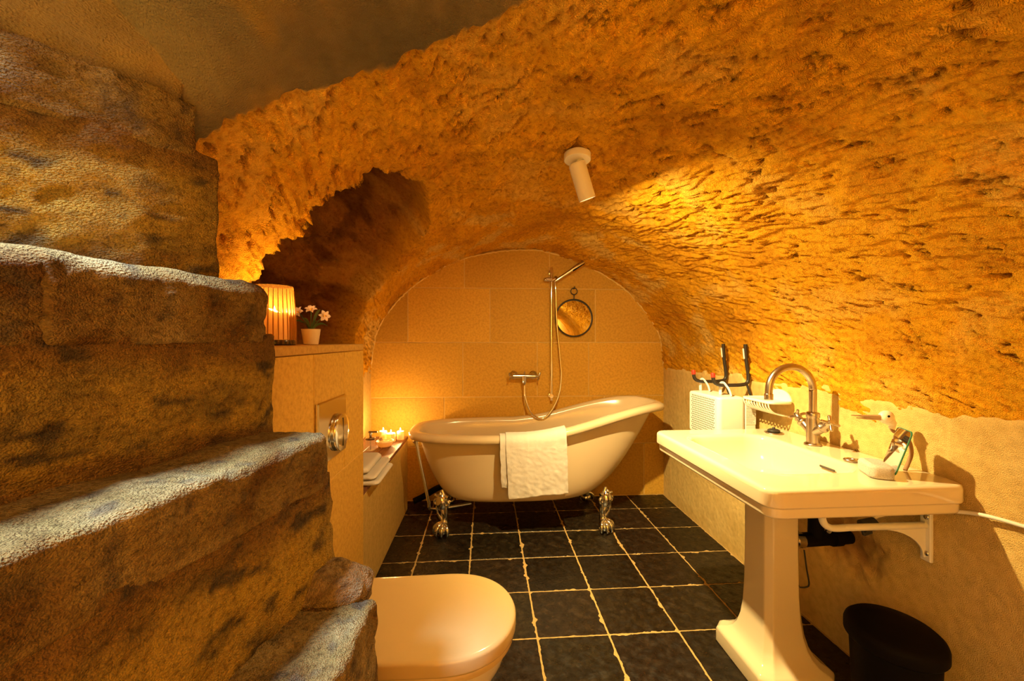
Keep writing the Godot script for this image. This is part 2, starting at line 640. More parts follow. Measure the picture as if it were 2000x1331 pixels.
func make_setting() -> void:
	# back wall: mortar bed and big limestone slabs
	var b := MB.new()
	b.slab(PackedVector2Array([Vector2(-1.35, -0.05), Vector2(1.62, -0.05), Vector2(1.62, 2.15), Vector2(-1.35, 2.15)]), R(0, 0, BACK + 0.10), Vector3.RIGHT, Vector3.UP, Vector3(0, 0, 1), 0.0972, 0.001)
	var wall := struct("wall_back", "arched back wall of large honey limestone slabs behind the bathtub", b, M.mortar)
	var arch := arch_outline(-0.05, 0.9)
	var rows := [0.0, 0.409, 0.785, 1.205, 1.622, 2.05]
	var joints := [[-0.95, -0.62, -0.02, 0.62, 1.25, 1.5], [-0.95, -0.315, 0.30, 0.93, 1.5], [-0.95, -0.175, 0.40, 0.805, 1.5], [-0.95, -0.59, 0.034, 0.50, 0.858, 1.5], [-0.95, -0.163, 0.496, 1.5]]
	var rng := RandomNumberGenerator.new()
	rng.seed = 7
	for r in 5:
		for k in joints[r].size() - 1:
			var g := 0.0036
			var q := PackedVector2Array([Vector2(joints[r][k] + g, rows[r] + g), Vector2(joints[r][k + 1] - g, rows[r] + g), Vector2(joints[r][k + 1] - g, rows[r + 1] - g), Vector2(joints[r][k] + g, rows[r + 1] - g)])
			for piece in Geometry2D.intersect_polygons(q, arch):
				var sl := MB.new()
				sl.colored = true
				var t := rng.randf_range(0.82, 1.06)
				sl.slab(piece, R(0, 0, BACK + 0.015), Vector3.RIGHT, Vector3.UP, Vector3(0, 0, 1), 0.0145 + rng.randf_range(-0.0008, 0.0012), 0.0014, Color(0.66 * t, 0.385 * t, 0.055 * t))
				part("stone_slab", sl, M.limestone, wall)
	# pale ragged bead where the vault meets the slabs
	b = MB.new()
	var pts := PackedVector3Array()
	var rad := []
	var nr := nz("rag", 5, 3)
	for i in range(0, sec.size(), 3):
		if sec[i].y < 1.0:
			continue
		var x := nr.get_noise_1d(i * 0.35)
		pts.append(R(sec[i].x - sec_n[i].x * (0.004 + 0.006 * x), sec[i].y - sec_n[i].y * (0.004 + 0.006 * x), BACK - 0.004))
		rad.append(0.007 + 0.004 * nr.get_noise_1d(i * 0.9 + 50.0))
	b.tube(pts, rad, 7)
	struct("trim_1", "thin pale mortar line following the arch of the back wall", b, M.mortar)
	# floor: grout bed and black tiles
	b = MB.new()
	b.box(R(-0.1, -0.0318, 1.0), Vector3(3.5, 0.06, 4.3), 0.002)
	var fl := struct("floor", "floor of worn black square tiles with sandy grout", b, M.grout)
	var x0 := 0.212
	var d0 := 1.605
	var pitch := 0.298
	var nt := nz("tile", 77, 3)
	var tile_n := 0
	for ix in range(-5, 5):
		for iz in range(-4, 6):
			tile_n += 1
			var cx := x0 + (ix + 0.5) * pitch
			var cd := d0 + (iz + 0.5) * pitch
			var lo := Vector2(cx - 0.1452, cd - 0.1455)
			var hi := Vector2(cx + 0.1452, cd + 0.1455)
			if ix == -3:
				lo.x = maxf(lo.x, -0.70)
			if hi.x > 1.40:
				hi.x = 1.40
			if hi.y > BACK - 0.004:
				hi.y = BACK - 0.004
			if hi.x - lo.x < 0.03 or hi.y - lo.y < 0.03 or hi.x < -1.3:
				continue
			var seen := ix > -4 and iz > -2
			var poly := PackedVector2Array([lo, Vector2(hi.x, lo.y), hi, Vector2(lo.x, hi.y)])
			if seen:
				var cut := PackedVector2Array()
				for k in 4:
					var c := 0.002 + 0.011 * pow(rng.randf(), 2.5)
					cut.append(poly[k] + (poly[(k + 3) % 4] - poly[k]).normalized() * c)
					cut.append(poly[k] + (poly[(k + 1) % 4] - poly[k]).normalized() * c * rng.randf_range(0.6, 1.5))
				poly = ragged(cut, 0.006, 0.0022, tile_n, 0.010)
			var sl := MB.new()
			sl.colored = true
			var t := rng.randf_range(0.75, 1.25)
			var worn := rng.randf() * 0.5
			var col := Color(0.026 * t, 0.018 * t, 0.012 * t).lerp(Color(0.10, 0.07, 0.035), worn * 0.5)
			sl.slab(poly, Vector3(0, -0.0055, 0), Vector3.RIGHT, Vector3(0, 0, -1), Vector3.UP, 0.0055 + rng.randf_range(-0.0006, 0.0006), 0.0012, col)
			part("floor_tile", sl, M.slate, fl)
	# right wall: pale roughcast plaster up to the rock, its top edge ragged
	b = MB.new()
	b.colored = true
	var rowsg := []
	var cols := []
	var n1 := nz("pl1", 31, 4)
	var n2 := nz("pl2", 32, 3)
	var dd := -1.0
	var dlist := []
	while dd < BACK + 0.01:
		dlist.append(dd)
		dd += 0.03 if dd < 0.7 else 0.0085
	for dq in dlist:
		var row := PackedVector3Array()
		var crow := PackedColorArray()
		var top: float = 1.005 + 0.006 * n1.get_noise_1d(dq * 3.0) + 0.004 * n1.get_noise_1d(dq * 24.0) + 0.03 * ss(0.14, 0.4, n1.get_noise_1d(dq * 4.0 + 31.0)) * ss(1.3, 1.5, dq)
		for k in 122:
			var y := top * k / 119.0
			var x := 1.408 + 0.004 * n1.get_noise_2d(dq * 3.0, y * 3.0) + 0.0022 * n2.get_noise_2d(dq * 30.0, y * 30.0)
			if k >= 118:
				x += [0.002, 0.008, 0.03, 0.06][k - 118]
				y = top - [0.002, 0.0, 0.0, 0.002][k - 118]
			# broken hollow where the waste pipe enters the wall
			var hole := ss(0.16, 0.02, Vector2((dq - 1.45) * 0.9, y - 0.44).length() + 0.05 * n2.get_noise_2d(dq * 12.0, y * 12.0))
			x += 0.03 * hole
			row.append(R(x, y, dq))
			var st := ss(0.1, 0.55, n1.get_noise_2d(dq * 1.6 + 3.0, y * 1.6))
			var col := Color(0.78, 0.55, 0.21).lerp(Color(0.66, 0.43, 0.13), st * 0.6)
			col = col.lerp(Color(0.36, 0.17, 0.07), hole * 0.8)
			crow.append(col)
		rowsg.append(row)
		cols.append(crow)
	b.grid(rowsg, false, false, false, R(0, 1, 1.5), cols)
	struct("wall_right", "pale plastered lower right wall behind the washbasin", b, M.render)
	# backing behind the plaster so that the wall has thickness
	b = MB.new()
	b.box(R(1.56, 0.45, 1.02), Vector3(0.16, 1.0, 4.2), 0.004)
	struct("wall_right_backing", "solid rock behind the right wall plaster", b, M.mortar).name = "trim_2"
	# left wall by the tub: plaster below the springing
	b = MB.new()
	b.colored = true
	rowsg = []
	cols = []
	for i in 90:
		var dq := 1.70 + i * 0.0152
		var row := PackedVector3Array()
		var crow := PackedColorArray()
		var top := 1.045 + 0.02 * n1.get_noise_1d(dq * 9.0)
		for k in 72:
			var y := top * k / 69.0
			var x := -0.862 + 0.004 * n1.get_noise_2d(dq * 4.0, y * 4.0)
			if k >= 69:
				x -= [0.003, 0.02, 0.06][k - 69]
				y = top
			row.append(R(x, y, dq))
			crow.append(Color(0.72, 0.48, 0.15))
		rowsg.append(row)
		cols.append(crow)
	b.grid(rowsg, false, false, false, R(0, 1, 2.2), cols)
	struct("wall_left", "smooth pale plaster wall above the bench at the left of the tub", b, M.render)
	b = MB.new()
	b.box(R(-0.99, 0.5, 2.4), Vector3(0.22, 1.0, 1.4), 0.004)
	struct("trim_3", "solid rock behind the left wall plaster", b, M.mortar)
	# behind the camera and around the stair shaft
	b = MB.new()
	b.box(R(0.0, 1.35, -1.08), Vector3(3.8, 2.9, 0.12), 0.004)
	struct("wall_rear", "plain ochre wall behind the viewer", b, M.ochre_wall)
	b = MB.new()
	b.box(R(-1.82, 1.4, 0.4), Vector3(0.12, 3.0, 3.2), 0.004)
	b.box(R(-1.0, 2.44, 0.62), Vector3(1.7, 0.79, 0.10), 0.004)
	b.box(R(-0.06, 2.33, -0.3), Vector3(0.10, 1.02, 1.6), 0.004)
	b.box(R(-0.9, 2.84, 0.52), Vector3(1.8, 0.10, 0.20), 0.004)
	b.box(R(-0.9, 2.84, -0.56), Vector3(1.8, 0.10, 1.08), 0.004)
	b.box(R(-1.54, 2.84, 0.20), Vector3(0.56, 0.10, 0.44), 0.004)
	b.box(R(-0.42, 2.84, 0.20), Vector3(0.80, 0.10, 0.44), 0.004)
	struct("wall_shaft", "walls of the stair shaft above the stone steps", b, M.shaft)

# ------------------------------------------------------------------ stone stairs
func stone_loft(spine: Array, ring_of: Callable, amp: float, sd: int, color_of: Callable, cap_depth := 0.02) -> MB:
	# rings of (x, y) along depth values in «spine», displaced by noise, far and near ends rounded off
	var b := MB.new()
	b.colored = true
	var na := nz("sa", 61, 3)
	var nb := nz("sb", 62, 3)
	var ncn := nz("sc", 63, 2)
	var rows := []
	var cols := []
	var first := true
	for d in spine:
		var ring: PackedVector2Array = ring_of.call(d)
		var num := ring.size()
		var row := PackedVector3Array()
		var crow := PackedColorArray()
		for k in num:
			var t := (ring[(k + 1) % num] - ring[(k + num - 1) % num]).normalized()
			var nn := Vector2(t.y, -t.x)
			var p := ring[k]
			var o := amp * (na.get_noise_3d(p.x * 6.0 + sd * 5.0, p.y * 6.0, d * 6.0) + 0.42 * nb.get_noise_3d(p.x * 20.0, p.y * 20.0 + sd, d * 16.0) + 0.16 * ncn.get_noise_3d(p.x * 80.0, p.y * 80.0, d * 60.0))
			var pit := ss(0.28, 0.55, nb.get_noise_3d(p.x * 12.0 + 31.0, p.y * 18.0, d * 9.0 + sd))
			o -= amp * 0.7 * pit
			p += nn * o
			row.append(R(p.x, p.y, d + amp * 0.8 * na.get_noise_3d(p.x * 12.0, p.y * 12.0 + 9.0, sd) * ss(spine[0] + 0.1, spine[-1], d)))
			crow.append(color_of.call(p, d, pit))
		rows.append(row)
		cols.append(crow)
	for e in [0, 1]:
		var base: PackedVector3Array = rows[0] if e == 0 else rows[-1]
		var bc: PackedColorArray = cols[0] if e == 0 else cols[-1]
		var mid := Vector3.ZERO
		for p in base:
			mid += p
		mid /= base.size()
		var sgn := 1.0 if e == 0 else -1.0
		for s in [[0.985, 0.35], [0.95, 0.7], [0.85, 0.9], [0.6, 1.0], [0.3, 1.0], [0.02, 1.0]]:
			var row := PackedVector3Array()
			for p in base:
				var q: Vector3 = mid + (p - mid) * s[0]
				q.z = p.z + sgn * cap_depth * s[1]
				row.append(q)
			if e == 0:
				rows.push_front(row)
				cols.push_front(bc)
			else:
				rows.append(row)
				cols.append(bc)
	b.grid(rows, true, false, true, Vector3.ZERO, cols)
	return b

func densify(poly: Array, each: float, rads: Array) -> PackedVector2Array:
	# closed outline with rounded corners, evenly sampled
	var out := PackedVector2Array()
	var num := poly.size()
	for k in num:
		var p: Vector2 = poly[k]
		var a: Vector2 = poly[(k + num - 1) % num]
		var c: Vector2 = poly[(k + 1) % num]
		var r: float = minf(rads[k], minf(p.distance_to(a), p.distance_to(c)) * 0.45)
		var p0 := p + (a - p).normalized() * r
		var p1 := p + (c - p).normalized() * r
		for q in 6:
			var t := q / 5.0
			out.append(p0.lerp(p, t).lerp(p.lerp(p1, t), t))
		var nx: Vector2 = c + (p - c).normalized() * minf(rads[(k + 1) % num], minf(c.distance_to(p), c.distance_to(poly[(k + 2) % num])) * 0.45)
		var steps := maxi(1, roundi(p1.distance_to(nx) / each))
		for q in range(1, steps):
			out.append(p1.lerp(nx, float(q) / steps))
	return out

func resample(poly: PackedVector2Array, count: int) -> PackedVector2Array:
	var total := 0.0
	var num := poly.size()
	for k in num:
		total += poly[k].distance_to(poly[(k + 1) % num])
	var out := PackedVector2Array()
	var want := 0.0
	var acc := 0.0
	for k in num:
		var a := poly[k]
		var b := poly[(k + 1) % num]
		var l := a.distance_to(b)
		while out.size() < count and want <= acc + l + 1e-9:
			out.append(a.lerp(b, (want - acc) / maxf(l, 1e-9)))
			want += total / count
		acc += l
	while out.size() < count:
		out.append(poly[0])
	return out

func make_stairs() -> void:
	var st := thing("stone_staircase", "worn old stone steps rising at the left, cool daylight on their edges", "stairs")
	var nk := nz("sk", 71, 4)
	var nl := nz("sl", 72, 4)
	# each step: depth range, nosing line (x at the near and far depth), top, slab thickness, riser bottom
	var steps := [
		{"d": [0.30, 0.755], "n": [[0.30, -0.262], [0.583, -0.222], [0.70, -0.203], [0.755, -0.200]], "y": 0.735, "t": 0.16, "low": 0.20, "back": 0.22, "end": 0.80},
		{"d": [0.10, 0.830], "n": [[0.10, -0.49], [0.374, -0.424], [0.60, -0.368], [0.82, -0.315]], "y": 1.03, "t": 0.105, "low": 0.60, "back": 0.26, "end": 0.845},
		{"d": [0.14, 0.845], "n": [[0.14, -0.64], [0.476, -0.540], [0.65, -0.485], [0.80, -0.446], [0.88, -0.438]], "y": 1.335, "t": 0.12, "low": 0.99, "back": 0.26, "end": 0.875},
		{"d": [0.28, 0.765], "n": [[0.28, -0.98], [0.597, -0.677], [0.70, -0.575], [0.80, -0.505]], "y": 1.655, "t": 0.10, "low": 1.30, "back": 0.30, "end": 0.80},
	]
	for i in 4:
		var q: Dictionary = steps[i]
		var spans := [q.d]
		if i == 2:
			spans = [[q.d[0], 0.512], [0.520, q.d[1]]]      # two stones with an open joint
		for sp in spans:
			var spine := []
			var d: float = sp[0]
			while d < sp[1]:
				spine.append(d)
				d += 0.006 if d > 0.33 else 0.02
			spine.append(sp[1])
			var slab_ring := func(dq: float) -> PackedVector2Array:
				var x := pl(q.n, dq)
				var nose := 0.022 if i == 2 else 0.003 if i == 3 else 0.008
				var lift := 0.006 * nk.get_noise_1d(dq * 7.0 + i * 9.0)
				var far := ss(sp[1] - 0.05, sp[1], dq)
				x -= 0.006 * far * far
				var tip := 0.016 * nl.get_noise_1d(dq * 9.0 + i * 4.0)
				return resample(densify([Vector2(x - 0.003, q.y - q.t), Vector2(x + tip, q.y - nose + lift), Vector2(x - nose + tip, q.y + lift), Vector2(x - q.back, q.y + 0.012), Vector2(x - q.back, q.y - q.t)], 0.006, [0.003, 0.006 if i < 3 else 0.002, 0.010 if i < 3 else 0.002, 0.01, 0.01]), 110)
			var tone := func(p: Vector2, dq: float, pit: float) -> Color:
				var s1 := nk.get_noise_3d(p.x * 5.0, p.y * 7.0, dq * 5.0 + i)
				var s2 := nl.get_noise_3d(p.x * 16.0 + 8.0, p.y * 16.0, dq * 16.0)
				var col := Color(0.25, 0.165, 0.058).lerp(Color(0.15, 0.078, 0.020), ss(0.0, 0.45, s1)).lerp(Color(0.34, 0.25, 0.11), ss(0.05, 0.5, -s1))
				return col.lerp(Color(0.10, 0.075, 0.05), clampf(ss(0.18, 0.5, s2) * 0.7 + pit * 0.35, 0.0, 0.85))
			part("tread_stone", stone_loft(spine, slab_ring, 0.0058, i * 3 + 1, tone, 0.012), M.old_stone, st)
		# the riser under the slab: old render over rubble
		var spine2 := []
		var dr: float = q.d[0]
		while dr < q.end:
			spine2.append(dr)
			dr += 0.006 if dr > 0.33 else 0.02
		spine2.append(q.end)
		var riser_ring := func(dq: float) -> PackedVector2Array:
			var x := pl(q.n, dq)
			var far := ss(q.end - 0.06, q.end, dq)
			x -= 0.008 * far * far
			var out := 0.0 if i != 1 else 0.03
			return resample(densify([Vector2(x - 0.004 + out, q.low), Vector2(x - 0.006, q.y - q.t + 0.02), Vector2(x - 0.30, q.y - q.t + 0.02), Vector2(x - 0.30, q.low)], 0.006, [0.01, 0.004, 0.01, 0.01]), 130)
		var tone2 := func(p: Vector2, dq: float, pit: float) -> Color:
			var s1 := nk.get_noise_3d(p.x * 4.0, p.y * 6.0, dq * 4.0 + i * 7.0)
			var s2 := nl.get_noise_3d(p.x * 10.0 + 8.0, p.y * 26.0, dq * 9.0)
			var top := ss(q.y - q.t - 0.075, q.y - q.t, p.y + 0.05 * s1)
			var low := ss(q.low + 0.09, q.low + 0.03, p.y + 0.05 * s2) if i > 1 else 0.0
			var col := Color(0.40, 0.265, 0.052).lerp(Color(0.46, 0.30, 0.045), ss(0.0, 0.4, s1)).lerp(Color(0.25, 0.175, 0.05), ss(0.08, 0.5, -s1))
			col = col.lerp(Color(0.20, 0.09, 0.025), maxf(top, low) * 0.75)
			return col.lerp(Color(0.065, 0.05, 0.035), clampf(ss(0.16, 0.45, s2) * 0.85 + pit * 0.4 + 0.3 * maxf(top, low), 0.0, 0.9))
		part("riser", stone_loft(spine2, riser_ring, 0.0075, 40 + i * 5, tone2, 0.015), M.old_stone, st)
	# loose edge stones showing at the far ends of the steps
	for e in [[-0.305, 0.735, 0.79, 0.085, 0.052, 0.06]]:
		var b := MB.new()
		b.colored = true
		var rows := []
		var cols := []
		for i in 17:
			var th := PI * clampf(i / 16.0, 0.01, 0.99)
			var row := PackedVector3Array()
			var crow := PackedColorArray()
			for k in 28:
				var a := TAU * k / 28
				var u := Vector3(sin(th) * cos(a), cos(th), sin(th) * sin(a))
				var f: float = 1.0 + 0.22 * nl.get_noise_3d(u.x * 1.2 + e[0] * 40.0, u.y * 1.2, u.z * 1.2 + e[1] * 30.0) + 0.10 * nl.get_noise_3d(u.x * 4.0, u.y * 4.0 + e[1] * 9.0, u.z * 4.0)
				row.append(R(e[0], e[1], e[2]) + u * f * Vector3(e[3], e[4], e[5]))
				crow.append(Color(0.34, 0.23, 0.11).lerp(Color(0.14, 0.09, 0.05), ss(0.0, 0.4, nl.get_noise_3d(u.x * 3.0, u.y * 3.0 + e[1] * 9.0, u.z * 3.0))))
			rows.append(row)
			cols.append(crow)
		b.grid(rows, true, true, true, Vector3.ZERO, cols)
		part("edge_stone", b, M.old_stone, st)
	# plastered wall standing on the fourth step
	var sp5 := []
	var d5 := 0.575
	while d5 < 0.745:
		sp5.append(d5)
		d5 += 0.006
	var ring5 := func(dq: float) -> PackedVector2Array:
		var x: float = pl(steps[3].n, dq) - 0.014
		return resample(densify([Vector2(x, 1.60), Vector2(x + 0.10, 2.02), Vector2(x - 0.35, 2.02), Vector2(x - 0.35, 1.60)], 0.006, [0.004, 0.004, 0.01, 0.01]), 120)
	var tone5 := func(p: Vector2, dq: float, _pit: float) -> Color:
		var s1 := nk.get_noise_3d(p.x * 4.0, p.y * 6.0, dq * 4.0)
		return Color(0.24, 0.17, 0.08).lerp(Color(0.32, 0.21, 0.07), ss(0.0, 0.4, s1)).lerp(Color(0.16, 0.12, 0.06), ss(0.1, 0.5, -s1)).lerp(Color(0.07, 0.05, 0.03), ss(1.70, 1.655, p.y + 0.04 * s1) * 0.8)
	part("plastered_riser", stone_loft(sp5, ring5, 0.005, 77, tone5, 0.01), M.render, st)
	# solid core under the steps
	var core := MB.new()
	core.box(R(-0.62, 0.28, 0.42), Vector3(0.66, 0.60, 0.66), 0.01)
	core.box(R(-0.88, 0.62, 0.42), Vector3(0.62, 0.66, 0.64), 0.01)
	core.box(R(-1.14, 1.05, 0.44), Vector3(0.70, 0.60, 0.62), 0.01)
	part("core", core, M.mortar, st)

# ------------------------------------------------------------------ low wall, bench
func make_low_wall() -> void:
	var b := MB.new()
	var X := -0.53
	b.box(R(-0.931, 0.585, 1.322), Vector3(0.797, 1.17, 0.84), 0.002)
	var w := struct("wall_partition", "low limestone-clad wall behind the toilet, topped with a stone ledge", b, M.mortar)
	var rng := RandomNumberGenerator.new()
	rng.seed = 19
	var face := func(d0: float, d1: float, y0: float, y1: float) -> void:
		var g := 0.0018
		var sl := MB.new()
		sl.colored = true
		var t := rng.randf_range(0.92, 1.06)
		sl.slab(PackedVector2Array([Vector2(d0 + g, y0 + g), Vector2(d1 - g, y0 + g), Vector2(d1 - g, y1 - g), Vector2(d0 + g, y1 - g)]), Vector3(X - 0.012, 0, 0), Vector3(0, 0, -1), Vector3.UP, Vector3.RIGHT, 0.012, 0.0016, Color(0.67 * t, 0.40 * t, 0.07 * t))
		part("stone_slab", sl, M.limestone, w)
	face.call(0.90, 1.257, 0.74, 1.178)
	face.call(1.257, 1.52, 0.74, 1.178)
	face.call(1.52, 1.754, 0.74, 1.178)
	face.call(0.90, 1.10, 0.0, 0.74)
	face.call(1.10, 1.754, 0.0, 0.74)
	var cap := MB.new()
	cap.colored = true
	cap.box(R(-0.93, 1.1915, 1.327), Vector3(0.80, 0.027, 0.856), 0.003, Basis.IDENTITY, Color(0.60, 0.36, 0.09))
	part("ledge", cap, M.limestone, w)
	# bench
	var be := thing("bench", "built-in plastered bench with dark wooden top left of the bathtub", "bench")
	b = MB.new()
	b.colored = true
	b.box(R(-0.711, 0.253, 2.325), Vector3(0.296, 0.506, 1.14), 0.006, Basis.IDENTITY, Color(0.66, 0.45, 0.14))
	part("body", b, M.render, be)
	for k in 3:
		b = MB.new()
		b.box(R(-0.808 + k * 0.1, 0.518, 2.325), Vector3(0.0985, 0.022, 1.14), 0.002)
		part("plank", b, M.wood, be)

# ------------------------------------------------------------------ bathtub
func rim_y(x: float) -> float:
	return 0.632 + 0.170 * ss(0.20, 1.15, x) - 0.010 * ss(1.1, 1.25, x)

func tub_pt(phi: float, xl: float, xr: float, hw: float, cd: float) -> Vector2:
	var e := 0.62
	var c := cos(phi)
	var s := sin(phi)
	var ex := 0.78 if c > 0 else 0.60
	var cx := signf(c) * pow(absf(c), ex)
	var sx := signf(s) * pow(absf(s), e if c < 0 else 0.74)
	return Vector2((xl + xr) / 2 + (xr - xl) / 2 * cx, cd + hw * sx)

func make_tub() -> void:
	var cd := 2.715
	var t := thing("bathtub", "white freestanding slipper bathtub on chrome claw feet by the back wall", "bathtub", R(0.37, 0, cd))
	var off := -R(0.37, 0, cd)
	var segs := 112
	var rows := []
	var ring := func(h: float, inset: float, ylift: float) -> PackedVector3Array:
		# h 0 at the floor of the body, 1 at the rim
		var g := pow(h, 0.42)
		var xl := lerpf(-0.17, -0.452, g) + inset
		var xr := lerpf(0.66, 1.175, pow(h, 0.62)) - inset
		var hw := lerpf(0.17, 0.278, g) - inset
		var row := PackedVector3Array()
		for k in segs:
			var p := tub_pt(TAU * k / segs, xl, xr, hw, cd)
			row.append(R(p.x, lerpf(0.178, rim_y(p.x), h) + ylift, p.y) + off)
		return row
	var rim := func(push: float, dy: float) -> PackedVector3Array:
		var row := PackedVector3Array()
		for k in segs:
			var p := tub_pt(TAU * k / segs, -0.452 - push, 1.175 + push, 0.278 + push, cd)
			row.append(R(p.x, rim_y(p.x) + dy, minf(p.y, BACK - 0.012)) + off)
		return row
	for s in [0.1, 0.4, 0.7, 0.9]:
		var row := PackedVector3Array()
		for p in ring.call(0.0, 0.0, 0.0):
			var m: Vector3 = R(0.25, 0.174, cd) + off
			row.append(m + (p - m) * s)
		rows.append(row)
	for h in [0.0, 0.01, 0.03, 0.06, 0.10, 0.16, 0.24, 0.34, 0.45, 0.56, 0.67, 0.78, 0.87, 0.92]:
		rows.append(ring.call(h, 0.0, 0.0))
	for q in [[0.0, -0.045], [0.012, -0.050], [0.030, -0.050], [0.046, -0.046], [0.055, -0.034], [0.056, -0.018], [0.050, -0.006], [0.034, 0.002], [0.018, 0.004], [0.0, 0.002], [-0.012, -0.004], [-0.020, -0.016]]:
		rows.append(rim.call(q[0], q[1]))
	for h in [0.90, 0.82, 0.72, 0.6, 0.48, 0.36, 0.26, 0.18, 0.12, 0.08, 0.055]:
		rows.append(ring.call(h, 0.024, 0.0))
	for s in [0.85, 0.55, 0.2]:
		var row := PackedVector3Array()
		for p in ring.call(0.05, 0.03, 0.0):
			var m: Vector3 = R(0.25, 0.20, cd) + off
			row.append(m + (p - m) * s)
		rows.append(row)
	var b := MB.new()
	b.grid(rows, true, true)
	part("tub_body", b, M.acrylic, t)
	# claw feet
	for f in [[-0.262, 2.50, -1.0, -1.0], [0.752, 2.48, 1.0, -1.0], [-0.262, 2.93, -1.0, 1.0], [0.752, 2.93, 1.0, 1.0]]:
		var fb := MB.new()
		var o: Vector3 = R(f[0], 0, f[1]) + off
		var out := Vector3(f[2] * 0.45, 0, -f[3] * 0.9).normalized()
		var side := Vector3.UP.cross(out)
		fb.tube(curve([o + Vector3(0, 0.265, 0) + out * 0.018, o + Vector3(0, 0.215, 0) + out * 0.022, o + Vector3(0, 0.15, 0) - out * 0.004, o + Vector3(0, 0.09, 0) - out * 0.006, o + Vector3(0, 0.055, 0) + out * 0.008], 5), PackedFloat32Array([0.016, 0.02, 0.026, 0.031, 0.035, 0.038, 0.038, 0.036, 0.033, 0.030, 0.027, 0.024, 0.022, 0.021, 0.021, 0.022, 0.024, 0.027, 0.029, 0.031, 0.033]), 14)
		fb.ball(o + Vector3(0, 0.036, 0) + out * 0.012, Vector3(0.040, 0.035, 0.040), 16)
		for k in 4:
			var a := (k - 1.5) * 0.62
			var dir := out * cos(a) + side * sin(a)
			fb.tube(curve([o + Vector3(0, 0.075, 0) + dir * 0.016, o + Vector3(0, 0.060, 0) + dir * 0.050, o + Vector3(0, 0.026, 0) + dir * 0.061, o + Vector3(0, 0.004, 0) + dir * 0.053], 4), PackedFloat32Array([0.011, 0.0125, 0.013, 0.013, 0.013, 0.0135, 0.013, 0.012, 0.011, 0.009, 0.007, 0.0055, 0.004]), 8)
		# scrollwork against the tub
		for s in [-1.0, 1.0]:
			var sp := []
			for k in 11:
				var a := k * 0.62
				var r := 0.036 * (1.0 - k / 14.0)
				sp.append(o + Vector3(0, 0.215 + r * sin(a + 1.2), 0) + side * s * (0.037 + r * cos(a + 1.2) * 0.9) + out * 0.024)
			fb.tube(curve(sp, 3), 0.0095, 8)
			fb.tube(curve([o + Vector3(0, 0.10, 0) + side * s * 0.012 + out * 0.012, o + Vector3(0, 0.16, 0) + side * s * 0.034 + out * 0.026, o + Vector3(0, 0.24, 0) + side * s * 0.020 + out * 0.022, o + Vector3(0, 0.285, 0) + out * 0.020], 5), 0.008, 7)
		for k in 3:
			fb.ball(o + Vector3(0, 0.20 + k * 0.032, 0) + out * 0.040, Vector3(0.011, 0.014, 0.008), 8)
		part("claw_foot", fb, M.chrome, t)
	# overflow pipe down the left end
	b = MB.new()
	b.tube(curve([R(-0.45, 0.575, 2.58) + off, R(-0.425, 0.45, 2.58) + off, R(-0.395, 0.31, 2.58) + off, R(-0.365, 0.17, 2.58) + off, R(-0.34, 0.12, 2.60) + off, R(-0.10, 0.11, 2.70) + off], 6), 0.0105, 10)
	b.ball(R(-0.455, 0.565, 2.60) + off, Vector3(0.02, 0.02, 0.02), 10)
	part("overflow_pipe", b, M.chrome, t)

func make_tub_towel() -> void:
	# folded towel hanging over the near rim: two layers, a smaller one showing at the left
	var cd := 2.715
	var t := thing("bath_towel", "pale towel folded over the near rim of the bathtub", "towel", R(0.30, 0.4, 2.39))
	var off := -R(0.30, 0.4, 2.39)
	var nn := nz("tw", 91, 3)
	var layer := func(x0: float, x1: float, y_low: float, gap: float, sd: float, slant: float) -> MB:
		var rows := []
		var cols := 40
		var prof := []
		# across the rim from inside the tub to the front, then down
		for q in [[2.530, -0.17], [2.505, -0.10], [2.478, -0.04], [2.462, -0.008], [2.446, 0.006], [2.425, 0.008], [2.400, 0.005], [2.382, -0.010], [2.374, -0.03], [2.372, -0.055]]:
			prof.append(q)
		for side in 2:
			for i in 60:
				var row := PackedVector3Array()
				for k in cols:
					var u := float(k) / (cols - 1)
					var x := lerpf(x0, x1, u)
					var rim := rim_y(x)
					var d: float
					var y: float
					var drop := 0.0
					if i < 20:
						var f := i / 20.0 * 9.0
						var a: int = int(f)
						var e0 = prof[a]
						var e1 = prof[mini(a + 1, 9)]
						d = lerpf(e0[0], e1[0], f - a)
						y = rim + lerpf(e0[1], e1[1], f - a)
					else:
						drop = (i - 19) / 40.0
						d = 2.372 + 0.030 * drop * drop
						y = lerpf(rim - 0.055, y_low + slant * u + 0.008 * nn.get_noise_1d(u * 3.0 + sd), drop)
					var wav := 0.010 * drop * nn.get_noise_2d(u * 4.0 + sd, drop * 1.2) + 0.0035 * nn.get_noise_2d(u * 12.0, drop * 9.0 + sd)
					d -= gap + wav + (0.007 if side == 0 else 0.0)
					x += 0.018 * drop * (1.0 if sd < 5.0 else 0.7) + 0.004 * nn.get_noise_2d(drop * 4.0, sd + k * 0.02)
					y += (gap + (0.006 if side == 0 else 0.0)) * ss(20.0, 6.0, float(i))
					row.append(R(x, y, d) + off)
				rows.append(row)
			if side == 0:
				# turn: go back along the inner face
				pass
		var front := rows.slice(0, 60)
		var back := rows.slice(60, 120)
		back.reverse()
		var all := front + back
		all.append(front[0])
		var b := MB.new()
		b.grid(all, false, false, true)
		# side edges
		for e in [0, cols - 1]:
			var strip := []
			for i in 60:
				strip.append(PackedVector3Array([front[i][e], back[59 - i][e]]))
			b.grid(strip, false, false, false, Vector3((-5.0 if e == 0 else 5.0), 0, 0))
		return b
	part("inner_fold", layer.call(0.085, 0.44, 0.318, 0.004, 9.0, 0.02), M.towel, t)
	part("outer_fold", layer.call(0.122, 0.487, 0.258, 0.014, 2.0, 0.025), M.towel, t)

